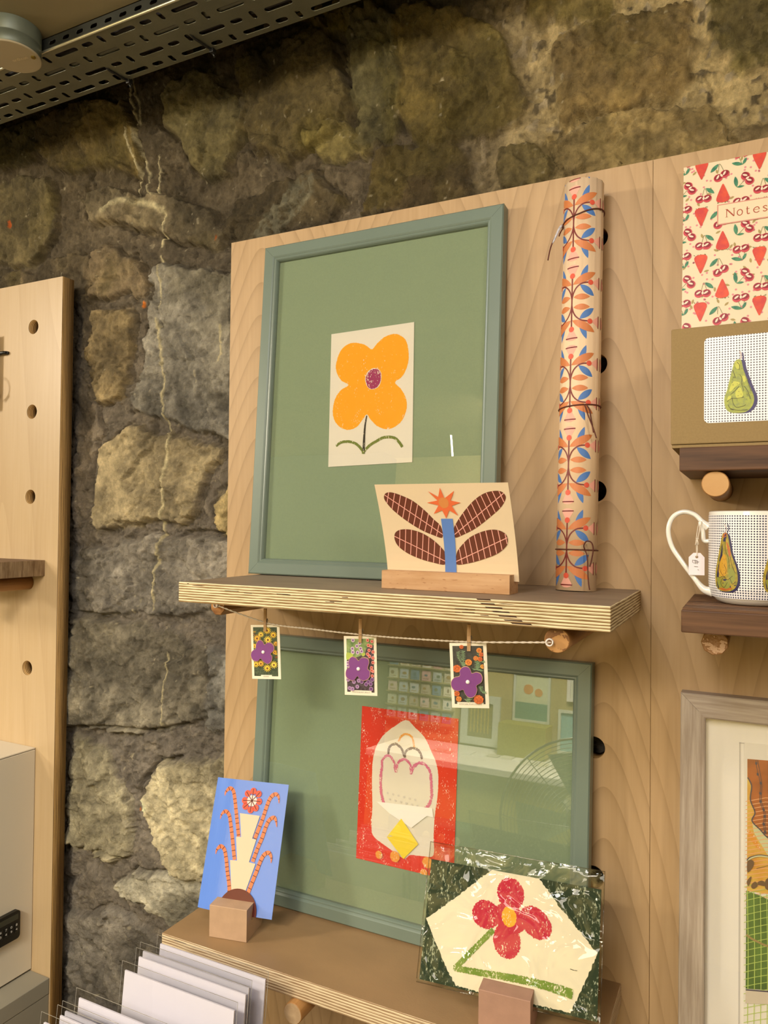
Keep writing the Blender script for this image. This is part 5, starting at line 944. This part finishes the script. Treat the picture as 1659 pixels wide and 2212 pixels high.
for k, an in enumerate((-127, -61, 5, 71, 137)): mpear(.12625+math.radians(an)*MR, .0345)
def warp_m(v):
    th = (v.x-.12625)/MR; z = v.z+.0065; r = MR if z > .022 else MR-(.022-z)**2*9.0-(.0005 if z < .012 else 0); r += .00012-v.y*1.0
    return Vector((r*math.cos(th), r*math.sin(th), z))
bo = a.build('painted_band', mug, cuts=[(0, frange(.003, .2525, .0045)), (1, frange(.002, .018, .003))], slab=False)
me = bo.data; cuv = me.uv_layers.new(name='UVMap')
for lp in me.loops: c = me.vertices[lp.vertex_index].co; cuv.data[lp.index].uv = (c.x, c.z)
for v in me.vertices: v.co = warp_m(v.co)
for node in dmm.node_tree.nodes:
    if node.type == 'TEX_COORD':
        sp_ = [nd for nd in dmm.node_tree.nodes if nd.type == 'SEPXYZ'][0]; dmm.node_tree.links.new(node.outputs['UV'], sp_.inputs[0])
        for l in list(sp_.outputs[2].links): to = l.to_socket; dmm.node_tree.links.remove(l); dmm.node_tree.links.new(sp_.outputs[1], to)
bm = bmesh.new(); hp = spline([(-.0400, 0, .0735), (-.0460, 0, .0790), (-.0535, 0, .0865), (-.0640, 0, .0890), (-.0738, 0, .0835), (-.0780, 0, .0705), (-.0748, 0, .0545), (-.0660, 0, .0400), (-.0530, 0, .0220), (-.0445, 0, .0120), (-.0362, 0, .0095)], 6)
nn_ = len(hp); rd_ = [.0024+.0022*max(0, 1-i/9)**1.5+.0030*max(0, 1-(nn_-1-i)/12)**1.3 for i in range(nn_)]; bm_tube(bm, hp, .003, 12, rad=rd_); bm_tube(bm, spline([(-.0400, 0, .0600), (-.0445, 0, .0605), (-.0455, 0, .0690), (-.0480, 0, .0790)], 5), .0022, 10)
done('handle', bm, [china], mug)
tagm = mat('tag_paper', 'ece4ea', .6)
tg = Art(.0146, .0222, .0004, tagm); TO = [(0, 0), (.0146, .0), (.0146, .0178), (.0108, .0222), (.0044, .0222), (0, .0178)]
for q in ([(3.6, 15), (3.6, 12.6), (4.6, 12), (9.2, 12.4)], [(3.6, 15), (9.6, 13.4)], [(5.8, 15.5), (6.2, 11)], [(7.4, 15.2), (7.8, 11)], [(5, 8.6), (8.6, 8.4)], [(8.3, 5.8), (9.3, 5.0)]): tg.add(stroke([(x*.001, z*.001) for x, z in q], .0004, smooth=False), pln)
tg.add(ell(.0074, .0182, .0013, n=14), mat('tag_hole', '8c7355', .7))
to = empty('price_tag', (-.0566, -.0905, 1.4525), (0, 0, math.radians(8)), 'small white price tag tied to the mug handle', 'price tag')
tg.build('tag_card', to, outline=TO, clip=False)
bm = bmesh.new(); bm_tube(bm, spline([(.0074, -.0006, .0184), (.0080, 0, .026), (.0078, .001, .033), (.0095, .002, .042), (.0105, .002, .050)], 5), .0005, 6); bm_tube(bm, spline([(.0074, .001, .0184), (.0072, .002, .028), (.0070, .002, .035), (.0088, .006, .047), (.0105, .006, .0535), (.0120, .001, .0535), (.0105, -.002, .048), (.0082, 0, .036)], 5), .0005, 6)
bm_tube(bm, [(.0078, 0, .036), (.006, -.001, .030)], .0006, 6); bm_tube(bm, [(.0078, 0, .036), (.0088, -.001, .0305)], .0006, 6); bm_tube(bm, [(.0066, 0, .036), (.0092, 0, .0365)], .0009, 6)
done('tag_string', bm, [strm], to)

# ------------------------------------------------------------ left pegboard: white cabinet, padlock, ledge, hanging earring card
wcab = mat('white_laminate', 'cfc6b4', .45, var=.04, vscale=3)
cab = empty('white_cabinet', (-1.1114, 0, .7275), label='white laminate cabinet with combination lock against the left pegboard', cat='cabinet')
box('cabinet_body', (-.42, -.36, 0), (0, -.0006, .376), [wcab], cab, .001)
box('cabinet_lid', (-.42, -.36, .3768), (0, -.0006, .3792), [wcab], cab, .0008)
blkp = mat('lock_plastic', '15140f', .4); lk = empty('combination_lock', (-1.1112, -.0305, .8215), label='black combination lock with number wheels on the white cabinet side', cat='lock')
bm = bmesh.new(); R0 = rrect(.080, .047, .006)
A = [bm.verts.new((0, -(.080-x)-.0, z-.0235)) for x, z in R0]; B = [bm.verts.new((.0075, -(.080-x), z-.0235)) for x, z in R0]; n = len(R0)
for i in range(n): bm.faces.new((A[i], A[(i+1) % n], B[(i+1) % n], B[i]))
bm.faces.new(B); bm.faces.new(A[::-1]); done('lock_body', bm, [blkp], lk)
box('lock_recess', (.0074, -.072, .009), (.0080, -.004, .018), [mat('lock_recess', '3a3a2e', .35)], lk, .0003)
lw = mat('lock_white', 'd8d8d4', .5)
for i, (t1, t2) in enumerate((('8', '4'), ('0', '9'), ('7', '4'), ('6', '3'))):
    y = -.0075-i*.0098
    bm = bmesh.new(); bm_box(bm, (.0060, y-.0042, -.012), (.0084, y+.0042, .0045), .0012, 2)
    done('number_wheel', bm, [mat('lock_wheel', '0e0e0c', .35)], lk)
    bm = bmesh.new()
    for s_, z0 in ((t1, -.0010), (t2, -.0085)):
        for t in text_tris(s_, .0068): bm.faces.new([bm.verts.new((.00855, y+px__, z0+pz__*.8)) for px__, pz__ in t])
    done('wheel_number', bm, [lw], lk)
gl = mat('ledge_grey', '8f8a7c', .6, var=.06, vscale=12)
o = box('grey_ledge', (-.50, -.50, 0), (0, -.0006, .0268), [gl], None, .0012, (-1.0668, 0, .6974)); tag(o, 'grey painted ledge board carrying the white cabinet', 'ledge')
o = box('grey_plinth', (-.498, -.497, -.69), (-.0008, -.0006, -.0006), [gl], None, .001, (-1.0668, 0, .6974)); tag(o, 'grey plinth side below the grey ledge', 'plinth')
hk = empty('peg_hook', (-1.2020, -.001, 1.8010), label='black rod hook in the left pegboard above the earring card', cat='hook')
bm = bmesh.new(); bm_tube(bm, [(.0, -.0025, 0), (-.004, -.005, 0), (-.06, -.0055, -.0005)], .0030, 10); bm_tube(bm, [(0, .001, 0), (0, -.0035, 0)], .0030, 10); done('hook_rod', bm, [blkp], hk)
ec = empty('earring_card', (-1.268, -.010, 1.700), label='white earring card with a thin hoop hanging at the left picture edge', cat='earring card')
box('card', (-.03, -.001, 0), (.046, 0, .135), [pwhite], ec, .0004)
bm = bmesh.new(); bm_tube(bm, [(.040+.021*math.cos(t), -.004, .040+.021*math.sin(t)) for t in frange(0, 6.4, .25)], .0009, 6); done('hoop', bm, [stl], ec)
bm = bmesh.new()
for p in ((.050, -.006, .021), (.056, -.006, .0265)): bmesh.ops.create_uvsphere(bm, u_segments=10, v_segments=6, radius=.0032, matrix=Matrix.Translation(p))
done('bead', bm, [mat('bead_brown', '7a4838', .4)], ec)

# ------------------------------------------------------------ perforated cable tray, ties, junction box
galv = mat('galvanised', '8a8a78', .38, metal=.75, var=.12, vscale=40, bump=.15, bscale=300)
TX0, TX1, TY0, TY1, TZ = -1.9, -.20, -.192, -.0935, 2.1500
holes = []
for r_, (y, ph) in enumerate(((-.1780, -.8534), (-.1540, -.9055), (-.1290, -.8500), (-.1050, -.9010))):
    k0 = int((TX0-ph)/.1052)
    for k in range(k0-1, k0+20):
        x = ph+k*.1052
        for dx, l, w, an in ((0, .0410, .0082, 0), (.0400, .0180, .0084, 0)):
            if TX0+.03 < x+dx < TX1-.03: holes.append(slot(x+dx-TX0, y-TY0, l, w, an))
        if r_ < 4 and TX0+.03 < x+.0665 < TX1-.03: holes.append(slot(x+.0665-TX0, y-TY0-.0002, 0.0150, .0068, math.pi/2))
tray = empty('cable_tray', (TX0, TY0, TZ), label='perforated galvanised cable tray running along the wall under the ceiling', cat='cable tray')
plate('tray_base', [(0, 0), (TX1-TX0, 0), (TX1-TX0, TY1-TY0), (0, TY1-TY0)], holes, .0012, [galv], tray)
lh = [slot(x, .0085, .013, .0058) for x in frange(.04, TX1-TX0-.03, .0262)]
gdk = mat('galvanised_shaded', '3f4038', .5, metal=.6, var=.2, vscale=60)  # same steel, shade on the tray lip put into a darker colour
for y in (0, TY1-TY0): plate('tray_side', [(0, 0), (TX1-TX0, 0), (TX1-TX0, .0165), (0, .0165)], lh, .0012, [gdk], tray, loc=(0, y, .0002), M=RX)
bm = bmesh.new(); bm_tube(bm, [(0, 0, 0), (TX1-TX0, 0, 0)], .0019, 10);  done('tray_fold', bm, [mat('galvanised_glint', 'd0ccb0', .3, metal=.85)], tray)  # highlight along the front fold put into a brighter steel colour
cab_m = mat('cable_dark', '2e2a2a', .5)
for k, (y, r, c) in enumerate(((-.168, .006, '3b3230'), (-.148, .0055, '6b6a5c'), (-.128, .006, '2a2628'), (-.110, .005, '8a8670'))):
    bm = bmesh.new(); bm_tube(bm, [(x, y+.002*math.sin(x*4+k), TZ+.0018+r) for x in frange(-1.9, -.18, .06)], r, 8); o = done('cable', bm, [mat('cable_%d' % k, c, .5)]); tag(o, ('dark brown', 'grey', 'black', 'pale')[k]+' cable lying in the cable tray, seen through its slots', 'cable', 'cables in the tray')
def tie(x, y, lab):
    bm = bmesh.new(); bm_tube(bm, [(x-.004, y-.030, TZ+.004), (x-.002, y-.016, TZ-.002), (x+.002, y+.006, TZ-.0022), (x+.004, y+.016, TZ-.001)], .0016, 6); bm_box(bm, (x+.001, y+.012, TZ-.006), (x+.0075, y+.020, TZ+.002), .0008, 2); bm_tube(bm, [(x+.0042, y+.016, TZ-.005), (x+.006, y+.018, TZ-.011)], .0014, 6)
    o = done('cable_tie', bm, [blkp]); tag(o, lab, 'cable tie')
tie((-0.6692,-0.1101,2.1500)[0], -.112, 'black cable tie looped through the tray edge, right one'); tie((-0.8276,-0.0981,2.1500)[0], -.108, 'black cable tie at the tray edge above the lime streaks')
JX, JY, JR = -.9032, -.2238, .0356
jb = empty('junction_box', (JX, JY, 2.13), label='round grey metal junction box with pale lid beside the cable tray', cat='junction box')
bm = bmesh.new(); n = 56; pr_ = [(JR-.0008, .0022), (JR, .003), (JR, .0175), (JR-.0006, .0182), (JR, .0190), (JR, .0378)]
rg = [[bm.verts.new((r*math.cos(2*math.pi*i/n), r*math.sin(2*math.pi*i/n), z)) for i in range(n)] for r, z in pr_]
for A, B in zip(rg, rg[1:]):
    for i in range(n): f = bm.faces.new((A[i], A[(i+1) % n], B[(i+1) % n], B[i])); f.smooth = True
done('box_body', bm, [mat('cast_grey', '6d7464', .45, metal=.3, var=.2, vscale=30)], jb)
bm = bmesh.new(); rg = [[bm.verts.new((r*math.cos(2*math.pi*i/n), r*math.sin(2*math.pi*i/n), z)) for i in range(n)] for r, z in ((JR+.0004, .0022), (JR+.0004, .0006), (JR-.0004, 0))]
for A, B in zip(rg, rg[1:]):
    for i in range(n): bm.faces.new((A[i], A[(i+1) % n], B[(i+1) % n], B[i]))
bm.faces.new(rg[-1]); lid = mat('lid_grey', 'a89a7c', .5); done('lid', bm, [lid], jb)
bm = bmesh.new(); th = math.atan2(.032, -.013)
bmesh.ops.create_cone(bm, cap_ends=True, segments=16, radius1=.0030, radius2=.0030, depth=.0016, matrix=Matrix.Translation((.0262, .0115, -.0006))); done('lid_screw', bm, [mat('brass', '7d6a20', .4, metal=.8)], jb)
bm = bmesh.new(); M2 = Matrix.Translation((.006, .0085, -.0001)) @ Matrix.Rotation(math.radians(8), 4, 'Z')
for t in text_tris('ordhcun', .0075, 'CENTER', 1.0): bm.faces.new([bm.verts.new(M2 @ Vector((x, -y*1.0, -.0004))) for x, y in t])
done('embossed_text', bm, [mat('lid_emboss', 'd6c69c', .35)], jb)

# ------------------------------------------------------------ the shop behind, seen in the picture glass
YW = -2.5595
wht = mat('counter_white', 'e4e2da', .5); olive = mat('counter_front', 'b8b060', .7); dgr = mat('cabinet_green', '2f5038', .6); ylw = mat('box_yellow', 'c9b14a', .6); frw = mat('frame_pale', 'c9cfc4', .5)
pillar = mat('dark_stone_paint', '2e3126', .9, var=.3, vscale=8)
o = box('dark_partition', (-4.19, -2.558, 0), (-1.635, -2.40, 2.16), [pillar]); tag(o, 'dark partition left of the mirrored card rack', 'partition')
ct_ = empty('shop_counter', (-1.52, -2.55, 0), label='long counter with white top opposite, seen mirrored in the landscape frame', cat='counter')
box('counter_top', (0, 0, .745), (1.28, .42, .775), [wht], ct_, .004); box('counter_front', (0, .02, 0), (1.28, .39, .745), [olive], ct_)
rnd = random.Random(21)
for k in range(16): x = -1.50+k*.058; o = box('paper_item', (0, 0, 0), (rnd.uniform(.03, .06), rnd.uniform(.04, .09), .006), [mat('item_%d' % k, rnd.choice(['f0efe8', 'd8d6c8', 'e6e0c8', 'c8c4b4']), .5)], None, 0, (x, -2.42+rnd.uniform(0, .12), .7752)); tag(o, 'small pale paper item, %s from the left on the mirrored shop counter' % ('first second third fourth fifth sixth seventh eighth ninth tenth eleventh twelfth thirteenth fourteenth fifteenth sixteenth'.split()[k]), 'paper', 'papers on the opposite counter')
rack = empty('card_wall_rack', (-1.63, YW, .845), label='tall sloping wall rack of greeting cards mirrored in the landscape frame', cat='rack')
box('rack_back', (0, 0, 0), (.36, .012, .33), [mat('rack_cream', 'cdc39c', .6)], rack)
for j in range(5): box('rack_ledge', (0, .012, .012+j*.063), (.36, .034, .016+j*.063), [mat('rack_ledge', 'a89a68', .6)], rack)
cols_ = ['f3f1ea', 'dfe8ef', 'c9d9e8', 'f0d8d4', 'e3e9d2', 'b9c4c9', 'f5efd8', 'd4c9b4', '6f93b8', 'e8b8bc']; cms = [mat('rack_card_%d' % i, c, .5) for i, c in enumerate(cols_)]; motif = [mat('motif_%d' % i, c, .6) for i, c in enumerate(('4c5a52', '7f4f42', '3f6c8c', 'a8803f'))]
for j in range(5):
    for i in range(6):
        a = Art(.045, .048, .002, rnd.choice(cms)); a.add(ell(.0225+rnd.uniform(-.006, .006), .026, rnd.uniform(.005, .013), rnd.uniform(.005, .012), 0, 10), rnd.choice(motif)); a.add([(.008, .008), (.037, .008), (.037, .011), (.008, .011)], rnd.choice(motif))
        o = a.build('rack_card', None, (-1.622+i*.059, YW+.022, .862+j*.063), (0, 0, math.pi)); o.location.x += .045; tag(o, 'small greeting card, mirrored wall rack, %s row, %s from left' % (('bottom', 'second lowest', 'middle', 'second highest', 'top')[j], ('first', 'second', 'third', 'fourth', 'fifth', 'sixth')[i]), 'card', 'cards in the mirrored wall rack')
def wall_pic(x0, x1, z0, z1, b, fm, inner, lab, extra=None):
    r = empty('wall_picture', (x0, YW, z0), label=lab, cat='picture'); w, h = x1-x0, z1-z0; bm = bmesh.new()
    for lo, hi in (((0, 0, 0), (w, .018, b)), ((0, 0, h-b), (w, .018, h)), ((0, 0, b), (b, .018, h-b)), ((w-b, 0, b), (w, .018, h-b))): bm_box(bm, lo, hi)
    done('frame', bm, [fm], r); box('picture_sheet', (b, 0, b), (w-b, .008, h-b), [inner], r)
    if extra: extra(r, w, h, b)
def stripes(r, w, h, b):
    bm = bmesh.new()
    for i in range(6): bm_box(bm, (b+.012+i*(w-2*b-.02)/6, .008, b+.02), (b+.016+i*(w-2*b-.02)/6, .0095, h-b-.02))
    done('stripe_artwork', bm, [ylw], r)
wall_pic(-1.235, -1.045, .785, 1.012, .034, frw, mat('strip_brown', '7d7440', .7), 'pale framed picture of yellow upright stripes mirrored in the landscape frame', stripes)
def poster(r, w, h, b):
    bm = bmesh.new(); bmesh.ops.create_cone(bm, cap_ends=True, segments=20, radius1=.022, radius2=.022, depth=.002, matrix=Matrix.Translation((w*.4, .009, h*.65)) @ Matrix.Rotation(math.pi/2, 4, 'X')); bmesh.ops.create_cone(bm, cap_ends=True, segments=20, radius1=.018, radius2=.018, depth=.002, matrix=Matrix.Translation((w*.68, .0092, h*.6)) @ Matrix.Rotation(math.pi/2, 4, 'X')); done('poster_fruit', bm, [mat('poster_orange', 'd08a3c', .6)], r)
    box('poster_band', (b, .008, b), (w-b, .0095, h*.38), [mat('poster_teal', '5a8a7a', .6)], r)
wall_pic(-.985, -.815, .918, 1.142, .010, frw, mat('poster_cream', 'c9cfae', .6), 'poster with orange fruit and teal band mirrored in the landscape frame', poster)
o = box('yellow_carton', (0, 0, 0), (.215, .12, .142), [ylw, mat('box_side', '9a9440', .7)], None, .002, (-1.015, -2.545, .7752), split=lambda n: 0 if abs(n.x) > .5 else 1); tag(o, 'yellow carton on the opposite counter, mirrored below the poster', 'box')
wall_pic(-.775, -.66, .80, .99, .012, frw, mat('small_teal', '7fb0b4', .6), 'small teal picture at the right of the mirrored wall')
wall_pic(-.74, -.60, 1.03, 1.22, .014, wht, mat('small_pale', 'd6d8c8', .6), 'white framed pale print mirrored in the corner of the landscape frame')
o = box('storage_crate', (0, 0, 0), (.36, .10, .085), [dgr], None, .02, (-1.36, -2.152, .46), seg=4); tag(o, 'dark green handled crate against the mirrored counter front', 'crate')
for k in range(5):
    bm = bmesh.new(); bmesh.ops.create_cone(bm, cap_ends=True, segments=18, radius1=.016, radius2=.016, depth=.003, matrix=Matrix.Rotation(math.pi/2, 4, 'X')); d_ = done('crate_badge', bm, [mat('badge_%d' % k, ('d8cf9c', 'c9b87a', 'd8cf9c', 'b9b27a', 'c8c8a0')[k], .5)], o); d_.location = (.05+k*.065, .1015, .03)
o = box('white_carton', (0, 0, 0), (.16, .09, .20), [wht], None, .002, (-1.235, -2.145, .255)); tag(o, 'white carton standing low in front of the mirrored counter', 'box')
o = box('stock_bench', (-1.6, -2.12, 0), (-.5, -2.0, .2545), [dgr], None, .004); tag(o, 'low dark green bench before the mirrored counter', 'bench')
# fan
fan = empty('standing_fan', (-.455, -1.52, 0), (0, 0, math.radians(-14)), 'metal standing fan with wire cage mirrored at the right of the landscape frame', 'fan')
fm_ = mat('fan_chrome', 'c4c8c0', .25, metal=.9); fz = .785
bm = bmesh.new()
for j in range(1, 24):
    r = .25*j/23; d = .055*math.sqrt(max(0, 1-(r/.25)**2)); bm_tube(bm, [(r*math.cos(t), d+.02, fz+r*math.sin(t)) for t in [2*math.pi*i/40 for i in range(41)]], .0012 if j < 23 else .004, 5)
for j in range(8): t = 2*math.pi*j/8; bm_tube(bm, [(r*math.cos(t), .055*math.sqrt(max(0, 1-(r/.25)**2))+.02, fz+r*math.sin(t)) for r in frange(.02, .251, .023)], .0015, 5)
done('wire_cage', bm, [fm_], fan)
bm = bmesh.new()
for j in range(4):
    t0 = j*math.pi/2; v = [bm.verts.new((r*math.cos(t0+dt), y, fz+r*math.sin(t0+dt))) for r, dt, y in ((.03, -.3, -.02), (.21, -.15, -.03), (.22, .55, .0), (.03, .5, .0))]; bm.faces.new(v)
bmesh.ops.solidify(bm, geom=bm.faces[:], thickness=.002); done('fan_blades', bm, [mat('fan_blade', '8fa08c', .4)], fan)
bm = bmesh.new(); bmesh.ops.create_cone(bm, cap_ends=True, segments=24, radius1=.05, radius2=.06, depth=.14, matrix=Matrix.Translation((0, -.08, fz)) @ Matrix.Rotation(math.pi/2, 4, 'X')); done('motor', bm, [fm_], fan)
bm = bmesh.new(); bm_tube(bm, [(0, -.10, .03), (0, -.10, fz-.05)], .014, 12); done('pole', bm, [fm_], fan)
bm = bmesh.new(); bmesh.ops.create_cone(bm, cap_ends=True, segments=32, radius1=.18, radius2=.15, depth=.03, matrix=Matrix.Translation((0, -.10, .015))); done('base', bm, [fm_], fan)
